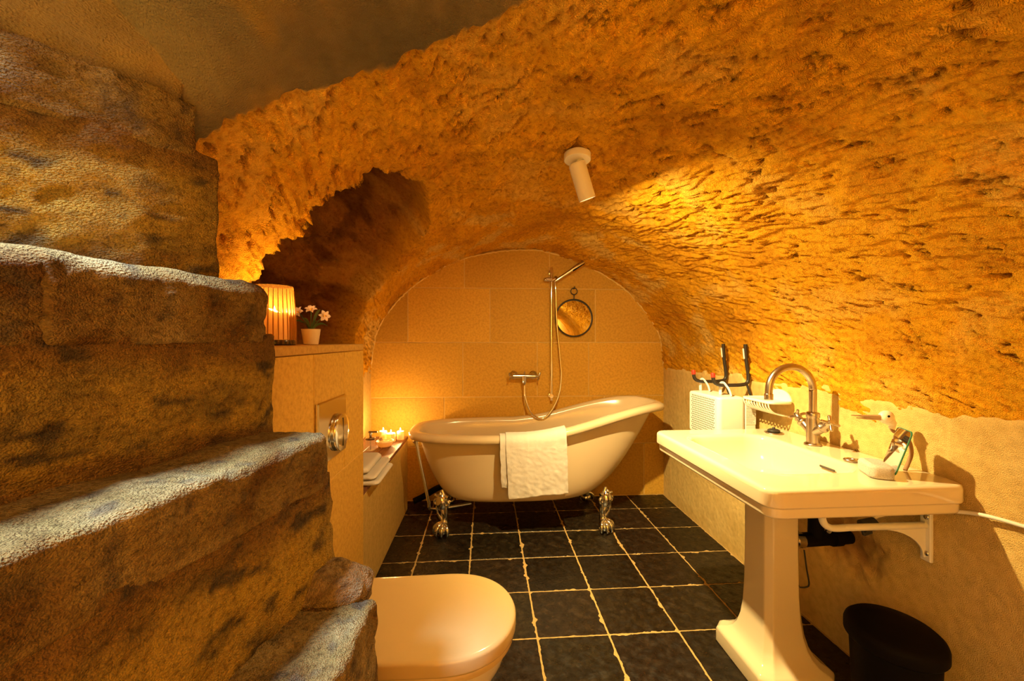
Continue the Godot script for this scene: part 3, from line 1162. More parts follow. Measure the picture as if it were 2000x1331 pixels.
# ------------------------------------------------------------------ shower on the back wall
func make_shower() -> void:
	var t := thing("shower_rail", "slim vertical chrome shower rail on the back wall", "shower rail", R(0.504, 0.76, 3.0))
	var b := MB.new()
	b.tube(PackedVector3Array([Vector3(0, 0.0, 0), Vector3(0, 1.02, 0)]), 0.0105, 14)
	part("rail", b, M.chrome, t)
	for y in [0.035, 0.985]:
		b = MB.new()
		b.tube(PackedVector3Array([Vector3(0, y, -0.038), Vector3(0, y, 0.012)]), 0.014, 14)
		b.lathe([[0.0, -0.005], [0.022, -0.005], [0.022, 0.004], [0.018, 0.007]], Transform3D(look(Vector3.RIGHT, Vector3(0, 0, 1)), Vector3(0, y, -0.034)), 18)
		part("wall_mount", b, M.chrome, t)
	b = MB.new()
	b.box(Vector3(-0.012, 0.925, 0.012), Vector3(0.075, 0.03, 0.034), 0.006)
	b.tube(PackedVector3Array([Vector3(0.012, 0.925, 0.02), Vector3(0.030, 0.935, 0.045)]), 0.016, 12)
	b.ball(Vector3(-0.05, 0.925, 0.012), Vector3(0.012, 0.015, 0.015), 10)
	part("slider", b, M.chrome_dark, t)
	# hand shower pointing up to the right
	var h := thing("hand_shower", "chrome stick hand shower tilted up in its holder", "hand shower", R(0.535, 1.69, 2.955))
	b = MB.new()
	var p0 := Vector3(-0.012, -0.022, 0)
	var p1 := Vector3(0.205, 0.125, 0.03)
	b.tube(PackedVector3Array([p0, p0.lerp(p1, 0.08), p0.lerp(p1, 0.3), p0.lerp(p1, 0.55), p0.lerp(p1, 0.6), p0.lerp(p1, 0.97), p1]), [0.009, 0.012, 0.012, 0.0125, 0.015, 0.016, 0.013], 14)
	var grip := part("handle", b, M.chrome_dark, h)
	b = MB.new()
	var ax := (p1 - p0).normalized()
	b.box(p0.lerp(p1, 0.78) + Vector3(0.008, -0.011, 0.004), Vector3(0.105, 0.006, 0.022), 0.002, Basis(Vector3(0, 0, 1), atan2(ax.y, ax.x)))
	part("spray_face", b, M.black_plastic, grip)
	# hose
	b = MB.new()
	b.tube(curve([R(0.522, 1.664, 2.955), R(0.530, 1.58, 2.955), R(0.540, 1.35, 2.965), R(0.562, 1.12, 2.965), R(0.572, 0.95, 2.96), R(0.545, 0.79, 2.95), R(0.470, 0.66, 2.945), R(0.40, 0.635, 2.945), R(0.335, 0.69, 2.95), R(0.298, 0.79, 2.955), R(0.292, 0.88, 2.96)], 10), 0.0065, 9)
	tag(part("shower_hose", b, M.chrome), "thin metal shower hose looping from the mixer up to the hand shower", "hose")
	# mixer
	var m := thing("bath_mixer", "chrome wall mixer with two cross handles above the bathtub", "mixer tap", R(0.292, 0.95, 2.97))
	b = MB.new()
	b.tube(PackedVector3Array([Vector3(-0.085, 0, 0), Vector3(0.085, 0, 0)]), 0.017, 16)
	b.tube(PackedVector3Array([Vector3(0, 0.004, 0.006), Vector3(0, -0.045, 0.006), Vector3(0, -0.062, 0.006)]), [0.018, 0.016, 0.010], 14)
	part("body", b, M.chrome_dark, m)
	for s in [-1.0, 1.0]:
		b = MB.new()
		b.lathe([[0.0, 0.0], [0.032, 0.0], [0.032, 0.004], [0.018, 0.010], [0.013, 0.06]], Transform3D(look(Vector3.RIGHT, Vector3(0, 0, 1)), Vector3(s * 0.075, 0.004, -0.066)), 18)
		part("wall_flange", b, M.chrome_dark, m)
		b = MB.new()
		b.tube(PackedVector3Array([Vector3(s * 0.085, 0, 0.0), Vector3(s * 0.112, 0, 0.006)]), 0.011, 12)
		for a in [0.5, 0.5 + PI / 2]:
			var dv := Vector3(0.25 * s * cos(a), cos(a), sin(a)) * 0.034 if s > 0 else Vector3(-0.15 * cos(a), cos(a), sin(a)) * 0.030
			var c := Vector3(s * 0.112, 0, 0.006)
			b.tube(PackedVector3Array([c - dv, c - dv * 0.3, c + dv * 0.3, c + dv]), [0.005, 0.0065, 0.0065, 0.005], 9)
		part("cross_handle", b, M.chrome_dark, m)
	b = MB.new()
	b.tube(PackedVector3Array([Vector3(0, 0.012, 0.0), Vector3(0.0, 0.038, 0.012)]), [0.007, 0.005], 9)
	part("diverter", b, M.chrome, m)
	# round mirror hung on a ring
	var r := thing("round_mirror", "small round mirror with dark rim hung by a ring on the back wall", "mirror", R(0.684, 1.395, 3.018))
	b = MB.new()
	b.lathe([[0.0, 0.0], [0.140, 0.0], [0.140, 0.005], [0.0, 0.005]], Transform3D(look(Vector3.RIGHT, Vector3(0, 0.03, 1)), Vector3(0, 0, -0.006)), 56, false)
	part("glass", b, M.mirror, r)
	b = MB.new()
	var rp := PackedVector3Array()
	for k in 65:
		rp.append(Vector3(0.142 * cos(TAU * k / 64), 0.142 * sin(TAU * k / 64), 0.0))
	b.tube(rp, 0.0065, 8, false)
	part("rim", b, M.black_metal, r)
	b = MB.new()
	rp = PackedVector3Array()
	for k in 29:
		rp.append(Vector3(0.025 * cos(TAU * k / 28), 0.207 + 0.025 * sin(TAU * k / 28), 0.0))
	b.tube(rp, 0.0035, 7, false)
	b.tube(PackedVector3Array([Vector3(0, 0.145, 0), Vector3(0, 0.182, 0)]), 0.004, 7)
	part("hanging_ring", b, M.black_metal, r)
	b = MB.new()
	b.tube(PackedVector3Array([Vector3(0.003, 0.228, -0.02), Vector3(0.003, 0.229, 0.008), Vector3(0.003, 0.245, 0.010)]), 0.0035, 7)
	part("wall_pin", b, M.black_metal, r)

# ------------------------------------------------------------------ washbasin and what stands on it
func rrect(x0: float, x1: float, d0: float, d1: float, r: float, y: float, per := 7) -> PackedVector3Array:
	var row := PackedVector3Array()
	for c in [[x1 - r, d1 - r, 0.0], [x0 + r, d1 - r, 1.0], [x0 + r, d0 + r, 2.0], [x1 - r, d0 + r, 3.0]]:
		for k in per:
			var a: float = (c[2] + float(k) / (per - 1)) * PI / 2
			row.append(R(c[0] + r * cos(a), y, c[1] + r * sin(a)))
	return row

func make_basin() -> void:
	var O := R(1.06, 0, 1.42)
	var t := thing("washbasin", "white ceramic pedestal washbasin with a two-tier edge by the right wall", "washbasin", O)
	var X0 := 0.785
	var X1 := 1.402
	var D0 := 1.045
	var D1 := 1.800
	var rows := []
	var outer := func(ins: float, y: float) -> PackedVector3Array:
		var row := rrect(X0 + ins, X1 - ins * 0.3, D0 + ins, D1 - ins, maxf(0.045 - ins * 0.5, 0.01), y)
		for k in row.size():
			row[k] -= O
		return row
	var inner := func(ins: float, y: float, shift := 0.0) -> PackedVector3Array:
		var row := rrect(0.868 + ins, 1.228 - ins * 0.8, 1.185 + ins * 1.3, 1.690 - ins * 1.3, 0.085 - ins * 0.2, y)
		for k in row.size():
			row[k] += Vector3(shift, 0, 0) - O
		return row
	# underside and bowl below
	for q in [[0.26, 0.62], [0.22, 0.63], [0.17, 0.66], [0.12, 0.70], [0.03, 0.712]]:
		rows.append(outer.call(q[0], q[1]))
	for q in [[0.016, 0.714], [0.012, 0.717], [0.010, 0.722], [0.010, 0.741], [0.0105, 0.745], [0.006, 0.747], [0.0015, 0.749], [0.0, 0.753], [0.0, 0.786], [0.0015, 0.794], [0.006, 0.799], [0.013, 0.801], [0.03, 0.8005]]:
		rows.append(outer.call(q[0], q[1]))
	for q in [[-0.022, 0.8005], [-0.010, 0.8005], [-0.004, 0.799], [0.002, 0.795], [0.006, 0.787], [0.010, 0.77], [0.018, 0.735], [0.034, 0.70], [0.060, 0.676], [0.10, 0.665], [0.14, 0.661]]:
		rows.append(inner.call(q[0], q[1]))
	var b := MB.new()
	b.grid(rows, true, true)
	var bowl := part("basin", b, M.ceramic, t)
	# pedestal: chamfered column on a flared foot
	rows = []
	var ped := func(hx: float, hd: float, ch: float, y: float, dx := 0.0) -> PackedVector3Array:
		var row := PackedVector3Array()
		var e := 0.006
		for c in [[1, 1], [-1, 1], [-1, -1], [1, -1]]:
			var p1 := Vector2(c[0] * hx, c[1] * (hd - ch))
			var p2 := Vector2(c[0] * (hx - ch), c[1] * hd)
			var ps := [p1 + Vector2(0, -c[1] * e), p1, p1.lerp(p2, 0.12), p2.lerp(p1, 0.12), p2, p2 + Vector2(-c[0] * e, 0)]
			if c[0] * c[1] < 0:
				ps.reverse()
			for p in ps:
				row.append(Vector3(p.x + dx, y, -p.y))
		return row
	for q in [[0.137, 0.152, 0.03, 0.0], [0.140, 0.155, 0.03, 0.004], [0.140, 0.155, 0.03, 0.050], [0.137, 0.152, 0.03, 0.060], [0.128, 0.143, 0.029, 0.068], [0.110, 0.126, 0.027, 0.076], [0.096, 0.108, 0.024, 0.092], [0.086, 0.096, 0.022, 0.115], [0.077, 0.086, 0.021, 0.155], [0.071, 0.079, 0.02, 0.21], [0.068, 0.075, 0.02, 0.30], [0.066, 0.0735, 0.02, 0.45], [0.066, 0.0735, 0.02, 0.58], [0.069, 0.077, 0.021, 0.66], [0.076, 0.085, 0.022, 0.705]]:
		rows.append(ped.call(q[0], q[1], q[2], q[3], 0.015))
	b = MB.new()
	b.grid(rows, true, true)
	part("pedestal", b, M.ceramic, t)
	b = MB.new()
	b.box(R(1.2125, 0.765, 1.325) - O, Vector3(0.006, 0.008, 0.062), 0.002, Basis(Vector3(0, 0, 1), 0.2))
	part("overflow_slot", b, M.hole_dark, bowl)
	b = MB.new()
	b.lathe([[0.0, 0.0], [0.024, 0.0], [0.022, 0.004], [0.0, 0.003]], Transform3D(Basis.IDENTITY, R(1.05, 0.6612, 1.4375) - O), 18)
	part("drain", b, M.nickel, bowl)
	# tap
	var O2 := R(1.312, 0.8005, 1.500)
	var f := thing("basin_faucet", "brushed gooseneck tap with two cross handles on the basin ledge", "faucet", O2)
	b = MB.new()
	b.lathe([[0.0, 0.0], [0.030, 0.0], [0.030, 0.005], [0.024, 0.009], [0.0225, 0.012], [0.0225, 0.105], [0.020, 0.110], [0.0235, 0.112], [0.0235, 0.128], [0.018, 0.133], [0.0, 0.134]], Transform3D.IDENTITY, 24)
	part("body", b, M.nickel, f)
	b = MB.new()
	var gp := [Vector3(0, 0.12, 0), Vector3(0, 0.215, 0)]
	for k in 13:
		var a := PI * k / 12.0
		gp.append(Vector3(-0.0925 + 0.0925 * cos(a), 0.222 + 0.0925 * sin(a), 0))
	gp.append(Vector3(-0.186, 0.200, 0))
	b.tube(curve(gp, 4), 0.0135, 16)
	b.lathe([[0.0, -0.012], [0.0105, -0.012], [0.0160, -0.012], [0.0160, 0.010], [0.0135, 0.012]], Transform3D(Basis.IDENTITY, Vector3(-0.186, 0.196, 0)), 18)
	part("spout", b, M.nickel, f)
	for s in [-1.0, 1.0]:
		b = MB.new()
		var dir := Vector3(0, 0.72, s).normalized()
		var base := Vector3(0, 0.050, s * 0.006)
		b.tube(PackedVector3Array([base, base + dir * 0.045]), 0.0165, 16)
		b.tube(PackedVector3Array([base + dir * 0.045, base + dir * 0.050, base + dir * 0.058, base + dir * 0.062, base + dir * 0.085]), [0.013, 0.0205, 0.0205, 0.012, 0.010], 16)
		part("valve", b, M.nickel, f)
		b = MB.new()
		var c := base + dir * 0.092
		b.tube(PackedVector3Array([base + dir * 0.08, c, c + dir * 0.010]), [0.012, 0.013, 0.009], 14)
		var e1 := dir.cross(Vector3.RIGHT).normalized()
		for a in [0.35, 0.35 + PI / 2]:
			var dv := (e1 * cos(a) + Vector3.RIGHT * sin(a)) * 0.034
			b.tube(PackedVector3Array([c - dv, c - dv * 0.85, c - dv * 0.3, c + dv * 0.3, c + dv * 0.85, c + dv]), [0.004, 0.006, 0.0055, 0.0055, 0.006, 0.004], 10)
		part("cross_handle", b, M.nickel, f)
	# plug lying on the far ledge
	var pg := thing("sink_plug", "dark round plug with a small knob lying on the basin ledge", "plug", R(1.30, 0.8005, 1.70))
	b = MB.new()
	b.lathe([[0.0, 0.0], [0.036, 0.0], [0.038, 0.004], [0.030, 0.006], [0.0, 0.006]], Transform3D.IDENTITY, 22)
	part("base", b, M.nickel, pg)
	b = MB.new()
	b.lathe([[0.0, 0.006], [0.024, 0.006], [0.025, 0.014], [0.019, 0.018], [0.007, 0.020], [0.006, 0.027], [0.0, 0.028]], Transform3D.IDENTITY, 20)
	part("knob", b, M.black_rubber, pg)
	# small metal ring on the ledge
	b = MB.new()
	var rp := PackedVector3Array()
	for k in 25:
		rp.append(R(1.262 + 0.016 * cos(TAU * k / 24), 0.8055, 1.285 + 0.016 * sin(TAU * k / 24)))
	b.tube(rp, 0.0048, 8, false)
	b.tube(PackedVector3Array([R(1.275, 0.806, 1.285), R(1.305, 0.808, 1.272)]), 0.004, 8)
	tag(part("metal_ring", b, M.nickel), "small flat metal ring lying on the basin between tap and pumice block", "ring")
	# pumice block and standing mirror
	b = MB.new()
	var rows2 := []
	for q in [[0.006, 0.0], [0.001, 0.003], [0.0, 0.010], [0.0, 0.030], [0.004, 0.038], [0.012, 0.041]]:
		var row2 := rrect(-0.031 + q[0], 0.031 - q[0], -0.052 + q[0], 0.052 - q[0], 0.016, 0.801 + q[1])
		for k in row2.size():
			row2[k] = Basis(Vector3.UP, -0.46) * row2[k] + R(1.214, 0, 1.152)
		rows2.append(row2)
	b.grid(rows2, true, true)
	tag(part("pumice_block", b, M.pumice), "rounded pale pumice block on the near end of the basin", "pumice stone")
	var bl := R(1.281, 0.806, 1.195)
	var br := R(1.242, 0.806, 1.116)
	var tl := R(1.319, 0.9455, 1.176)
	var axx := (br - bl).normalized()
	var ayy := (tl - bl)
	ayy = (ayy - axx * ayy.dot(axx)).normalized()
	var azz := axx.cross(ayy)
	if azz.dot(R(0, 1.22, 0) - bl) < 0.0:
		azz = -azz
	var sm := thing("standing_mirror", "small frameless rounded mirror leaning behind the pumice block, green glass edge", "mirror", bl)
	var ol := PackedVector2Array()
	var wd := 0.088
	var ht := 0.145
	var rr := 0.014
	for c in [[wd - rr, ht - rr, 0.0], [rr, ht - rr, 1.0], [rr, rr, 2.0], [wd - rr, rr, 3.0]]:
		for k in 6:
			var a: float = (c[2] + k / 5.0) * PI / 2
			ol.append(Vector2(c[0] + rr * cos(a), c[1] + rr * sin(a)))
	b = MB.new()
	b.slab(ol, Vector3.ZERO, axx, ayy, azz, 0.0035, 0.0005)
	part("glass_edge", b, M.green_glass, sm)
	b = MB.new()
	var ol2 := PackedVector2Array()
	for p in ol:
		ol2.append(p.lerp(Vector2(wd / 2, ht / 2), 0.035))
	b.slab(ol2, azz * 0.0034, axx, ayy, azz, 0.0006, 0.0001)
	part("glass", b, M.mirror, sm)
	# wading bird figure on a driftwood twig
	var bd := thing("bird_figure", "carved long-billed bird on a thin driftwood twig behind the small mirror", "figurine", R(1.34, 0.801, 1.19))
	var bo := -R(1.34, 0.801, 1.19)
	b = MB.new()
	b.ball(R(1.318, 0.967, 1.215) + bo, Vector3(0.024, 0.022, 0.018), 18)
	b.tube(curve([R(1.325, 0.958, 1.215) + bo, R(1.337, 0.945, 1.213) + bo, R(1.333, 0.928, 1.212) + bo], 4), PackedFloat32Array([0.017, 0.016, 0.015, 0.013, 0.012, 0.010, 0.009, 0.008, 0.007]), 12)
	part("head", b, M.bird_paint, bd)
	b = MB.new()
	b.tube(PackedVector3Array([R(1.300, 0.968, 1.216) + bo, R(1.25, 0.970, 1.222) + bo, R(1.205, 0.973, 1.226) + bo]), [0.0075, 0.0045, 0.0012], 10)
	b.tube(PackedVector3Array([R(1.300, 0.962, 1.216) + bo, R(1.25, 0.9625, 1.222) + bo, R(1.222, 0.964, 1.225) + bo]), [0.006, 0.0035, 0.001], 10)
	part("bill", b, M.bill, bd)
	b = MB.new()
	b.ball(R(1.309, 0.973, 1.198) + bo, Vector3(0.004, 0.004, 0.003), 8)
	part("eye", b, M.black_plastic, bd)
	b = MB.new()
	b.tube(curve([R(1.333, 0.932, 1.212) + bo, R(1.340, 0.920, 1.21) + bo, R(1.358, 0.914, 1.205) + bo, R(1.374, 0.902, 1.20) + bo, R(1.381, 0.880, 1.195) + bo, R(1.378, 0.85, 1.19) + bo, R(1.36, 0.82, 1.185) + bo, R(1.345, 0.803, 1.18) + bo], 5), 0.0055, 8)
	b.tube(PackedVector3Array([R(1.355, 0.915, 1.205) + bo, R(1.366, 0.926, 1.205) + bo]), [0.004, 0.002], 7)
	b.tube(PackedVector3Array([R(1.374, 0.902, 1.20) + bo, R(1.386, 0.905, 1.198) + bo]), [0.004, 0.002], 7)
	part("twig", b, M.driftwood, bd)

func make_basin_surround() -> void:
	# support bracket under the basin
	var t := thing("support_bracket", "white metal bracket bolted to the wall under the near end of the basin", "bracket", R(1.40, 0.6, 1.165))
	var o := -R(1.40, 0.6, 1.165)
	var b := MB.new()
	b.box(R(1.402, 0.60, 1.165) + o, Vector3(0.012, 0.165, 0.032), 0.003)
	b.tube(PackedVector3Array([R(1.40, 0.632, 1.165) + o, R(1.12, 0.632, 1.165) + o]), 0.0105, 12)
	b.tube(curve([R(1.13, 0.632, 1.165) + o, R(1.085, 0.632, 1.165) + o, R(1.058, 0.645, 1.165) + o, R(1.048, 0.675, 1.165) + o, R(1.048, 0.714, 1.165) + o], 6), 0.0105, 12)
	part("arm", b, M.white_metal, t)
	b = MB.new()
	var web := PackedVector2Array([Vector2(1.398, 0.632), Vector2(1.24, 0.632)])
	for k in 9:
		var a := k / 8.0
		web.append(Vector2(lerpf(1.24, 1.390, sin(a * PI / 2)), lerpf(0.622, 0.53, 1.0 - cos(a * PI / 2))))
	web.append(Vector2(1.398, 0.53))
	b.slab(web, Vector3(0, 0, -1.167) + o, Vector3.RIGHT, Vector3.UP, Vector3(0, 0, 1), 0.004, 0.0008)
	part("gusset", b, M.white_metal, t)
	for y in [0.545, 0.66]:
		b = MB.new()
		b.ball(R(1.394, y, 1.160) + o, Vector3(0.004, 0.008, 0.008), 10)
		part("screw", b, M.chrome_dark, t)
	# waste pipe
	var w := thing("drain_pipe", "black plastic waste pipe entering the wall behind the pedestal", "pipe", R(1.26, 0.46, 1.43))
	o = -R(1.26, 0.46, 1.43)
	b = MB.new()
	b.tube(curve([R(1.228, 0.66, 1.42) + o, R(1.238, 0.62, 1.42) + o, R(1.258, 0.56, 1.425) + o, R(1.262, 0.47, 1.43) + o], 5), 0.026, 16)
	b.tube(PackedVector3Array([R(1.18, 0.462, 1.42) + o, R(1.42, 0.450, 1.455) + o]), 0.026, 16)
	b.tube(PackedVector3Array([R(1.335, 0.4545, 1.442) + o, R(1.37, 0.4525, 1.447) + o]), 0.031, 16)
	part("pipe", b, M.black_plastic, w)
	b = MB.new()
	b.tube(PackedVector3Array([R(1.165, 0.463, 1.418) + o, R(1.195, 0.4615, 1.422) + o]), 0.029, 16)
	b.ball(R(1.158, 0.463, 1.414) + o, Vector3(0.012, 0.018, 0.018), 10)
	part("stop_cap", b, M.chrome_dark, w)
	b = MB.new()
	b.tube(curve([R(1.19, 0.435, 1.40), R(1.195, 0.37, 1.395), R(1.205, 0.31, 1.395), R(1.195, 0.295, 1.40), R(1.175, 0.293, 1.405)], 5), 0.0028, 7)
	tag(part("thin_wire", b, M.black_rubber), "thin dark wire dangling under the waste pipe", "wire")
	# power cable with black tape
	var c := thing("power_cable", "white cable running along the right wall and under the basin", "cable", R(1.38, 0.6, 1.2))
	o = -R(1.38, 0.6, 1.2)
	b = MB.new()
	b.tube(curve([R(1.392, 0.75, 0.60) + o, R(1.390, 0.742, 0.85) + o, R(1.388, 0.733, 1.0) + o, R(1.372, 0.714, 1.08) + o, R(1.335, 0.698, 1.135) + o, R(1.27, 0.655, 1.19) + o, R(1.225, 0.628, 1.195) + o, R(1.20, 0.605, 1.22) + o, R(1.25, 0.55, 1.34) + o, R(1.31, 0.49, 1.42) + o, R(1.34, 0.462, 1.47) + o, R(1.40, 0.455, 1.50) + o], 8), 0.0055, 9)
	part("cord", b, M.cable_white, c)
	b = MB.new()
	b.tube(PackedVector3Array([R(1.245, 0.634, 1.182) + o, R(1.205, 0.624, 1.188) + o]), 0.019, 12)
	b.box(R(1.222, 0.612, 1.19) + o, Vector3(0.032, 0.036, 0.012), 0.003, Basis(Vector3(0, 0, 1), 0.3))
	part("tape", b, M.black_rubber, c)
	# waste bin
	var bn := thing("waste_bin", "round black waste bin on the floor under the near end of the basin", "bin", R(1.245, 0, 1.125))
	b = MB.new()
	b.lathe([[0.0, 0.0], [0.088, 0.0], [0.094, 0.006], [0.106, 0.29], [0.106, 0.305]], Transform3D.IDENTITY, 44)
	part("body", b, M.black_plastic, bn)
	b = MB.new()
	b.lathe([[0.106, 0.295], [0.115, 0.296], [0.119, 0.302], [0.119, 0.326], [0.115, 0.337], [0.104, 0.347], [0.06, 0.354], [0.0, 0.356]], Transform3D.IDENTITY, 44)
	part("lid", b, M.black_plastic, bn)

func make_wall_things() -> void:
	# two padded wall hooks with red tips
	var k := 0
	for d in [2.20, 2.005]:
		var dark: bool = k == 0
		var h := thing("wall_hook", ("black padded wall hook with red tip, the farther of the two over the white box" if dark else "black padded wall hook with red tip, the nearer of the two over the white box"), "hook", R(1.40, 1.02, d), "wall hooks over the basin")
		var o: Vector3 = -R(1.40, 1.02, d)
		var b := MB.new()
		b.tube(curve([R(1.375, 1.200, d) + o, R(1.380, 1.12, d) + o, R(1.392, 1.03, d) + o, R(1.385, 0.995, d) + o, R(1.355, 0.985, d) + o, R(1.29, 0.983, d) + o, R(1.235, 0.985, d) + o, R(1.205, 1.0, d) + o, R(1.197, 1.03, d) + o], 6), 0.0095, 10)
		var arm := part("hook_arm", b, M.black_metal, h)
		b = MB.new()
		b.tube(PackedVector3Array([R(1.1985, 1.026, d) + o, R(1.196, 1.046, d) + o, R(1.196, 1.050, d) + o]), [0.0108, 0.0108, 0.006], 12)
		part("red_tip", b, M.red_rubber, arm, "red rubber tip")
		b = MB.new()
		b.tube(PackedVector3Array([R(1.382, 0.99, d) + o, R(1.402, 0.90, d - 0.02) + o]), 0.006, 8)
		b.box(R(1.407, 0.885, d - 0.02) + o, Vector3(0.01, 0.05, 0.03), 0.002)
		part("strut", b, M.black_metal, h)
		b = MB.new()
		b.box(R(1.366, 1.15, d) + o, Vector3(0.004, 0.055, 0.010), 0.0015, Basis(Vector3(0, 0, 1), 0.1))
		part("worn_patch", b, M.white_plastic, arm, "white patch where the padding has worn off")
		# strap over the hook to the box
		b = MB.new()
		var sp := curve([R(1.265, 0.932, d - 0.05), R(1.262, 0.965, d - 0.035), R(1.256, 0.990, d - 0.012), R(1.252, 0.9965, d), R(1.248, 0.990, d + 0.012), R(1.246, 0.965, d + 0.014), R(1.246, 0.932, d + 0.014)], 6)
		b.tube(sp, 0.008, 8, true, 0.35)
		tag(part("hanging_strap", b, M.white_plastic), ("white strap over the farther hook, holding the back of the perforated box" if dark else "white strap over the nearer hook, holding the front of the perforated box"), "strap", "straps holding the white box")
		k += 1
	# perforated white box
	var t := thing("perforated_box", "white box with a perforated side hanging from the hooks past the basin", "appliance", R(1.25, 0.75, 2.08))
	var o2 := -R(1.25, 0.75, 2.08)
	var b := MB.new()
	var rows := []
	for q in [[0.012, 0.700], [0.004, 0.703], [0.0, 0.712], [0.0, 0.918], [0.004, 0.927], [0.012, 0.930]]:
		var row := rrect(1.178 + q[0], 1.325 - q[0], 1.925 + q[0], 2.225 - q[0], 0.022, q[1])
		for i in row.size():
			row[i] += o2
		rows.append(row)
	b.grid(rows, true, true)
	part("body", b, M.white_plastic, t)
	var one := MB.new()
	one.lathe([[0.0, 0.0], [0.0036, 0.0], [0.0036, 0.0012], [0.0, 0.0012]], Transform3D(look(Vector3.FORWARD, Vector3.LEFT), Vector3.ZERO), 8, false)
	var mm := MultiMesh.new()
	mm.transform_format = MultiMesh.TRANSFORM_3D
	mm.mesh = one.mesh()
	mm.mesh.surface_set_material(0, M.hole_dark)
	var spots := []
	for r in 17:
		for c in 17:
			spots.append(R(1.1782, 0.722 + r * 0.0118, 1.965 + c * 0.0132 + (0.0066 if r % 2 else 0.0)) + o2)
	mm.instance_count = spots.size()
	for i in spots.size():
		mm.set_instance_transform(i, Transform3D(Basis.IDENTITY, spots[i]))
	var mi := MultiMeshInstance3D.new()
	mi.name = "perforations"
	mi.multimesh = mm
	mi.set_meta("kind", "stuff")
	t.add_child(mi, true)
	b = MB.new()
	b.box(R(1.352, 0.80, 2.06) + o2, Vector3(0.058, 0.20, 0.26), 0.004)
	var rear := part("rear_housing", b, M.white_plastic, t)
	# printed label on its near face: rows of tiny grey print
	var im := Image.create(96, 128, false, Image.FORMAT_RGB8)
	im.fill(Color(0.93, 0.91, 0.88))
	var rng := RandomNumberGenerator.new()
	rng.seed = 5
	for r in 13:
		var x := 6
		while x < 84 - (20 if r % 4 == 3 else 0):
			var l := rng.randi_range(4, 13)
			im.fill_rect(Rect2i(x, 8 + r * 9, mini(l, 90 - x), 3), Color(0.42, 0.38, 0.36))
			x += l + 3
	var lm := mat("label_print", Color.WHITE, 0.5)
	lm.albedo_texture = ImageTexture.create_from_image(im)
	b = MB.new()
	var z := 1.9285
	b.grid([PackedVector3Array([R(1.326, 0.895, z) + o2, R(1.379, 0.895, z) + o2]), PackedVector3Array([R(1.326, 0.79, z) + o2, R(1.379, 0.79, z) + o2])], false, false, false, R(1.3, 0.9, 0.0) + o2)
	part("printed_label", b, lm, rear, "label with rows of small print")
	# soap tray with slotted cage
	var s := thing("soap_tray", "white slotted soap tray fixed to the wall behind the tap", "soap tray", R(1.40, 0.93, 1.83))
	var o3 := -R(1.40, 0.93, 1.83)
	b = MB.new()
	rows = []
	for q in [[0.004, 0.928], [0.0, 0.930], [0.0, 0.939], [0.003, 0.941], [0.012, 0.941], [0.015, 0.936], [0.03, 0.935]]:
		var row := rrect(1.285 + q[0], 1.408 - q[0] * 0.2, 1.705 + q[0], 1.915 - q[0], 0.035, q[1])
		for i in row.size():
			row[i] += o3
		rows.append(row)
	b.grid(rows, true, true)
	part("tray", b, M.white_plastic, s)
	for i in 10:
		var dd := 1.725 + i * 0.019
		b = MB.new()
		b.tube(curve([R(1.292, 0.932, dd) + o3, R(1.300, 0.905, dd) + o3, R(1.335, 0.880, dd) + o3, R(1.402, 0.868, dd) + o3], 4), 0.0032, 6)
		part("rib", b, M.white_plastic, s)
	b = MB.new()
	rows = []
	for q in [0.0, 1.0]:
		var row := PackedVector3Array()
		for i in 15:
			var a := PI * i / 14.0
			row.append(R(1.403 + q * 0.006, 0.935 + 0.052 * sin(a), 1.80 - 0.075 * cos(a)) + o3)
		row.append(R(1.403 + q * 0.006, 0.934, 1.875) + o3)
		row.append(R(1.403 + q * 0.006, 0.934, 1.725) + o3)
		rows.append(row)
	b.grid(rows, true, true)
	b.ball(R(1.402, 0.972, 1.80) + o3, Vector3(0.003, 0.004, 0.004), 8)
	part("back_plate", b, M.white_plastic, s)

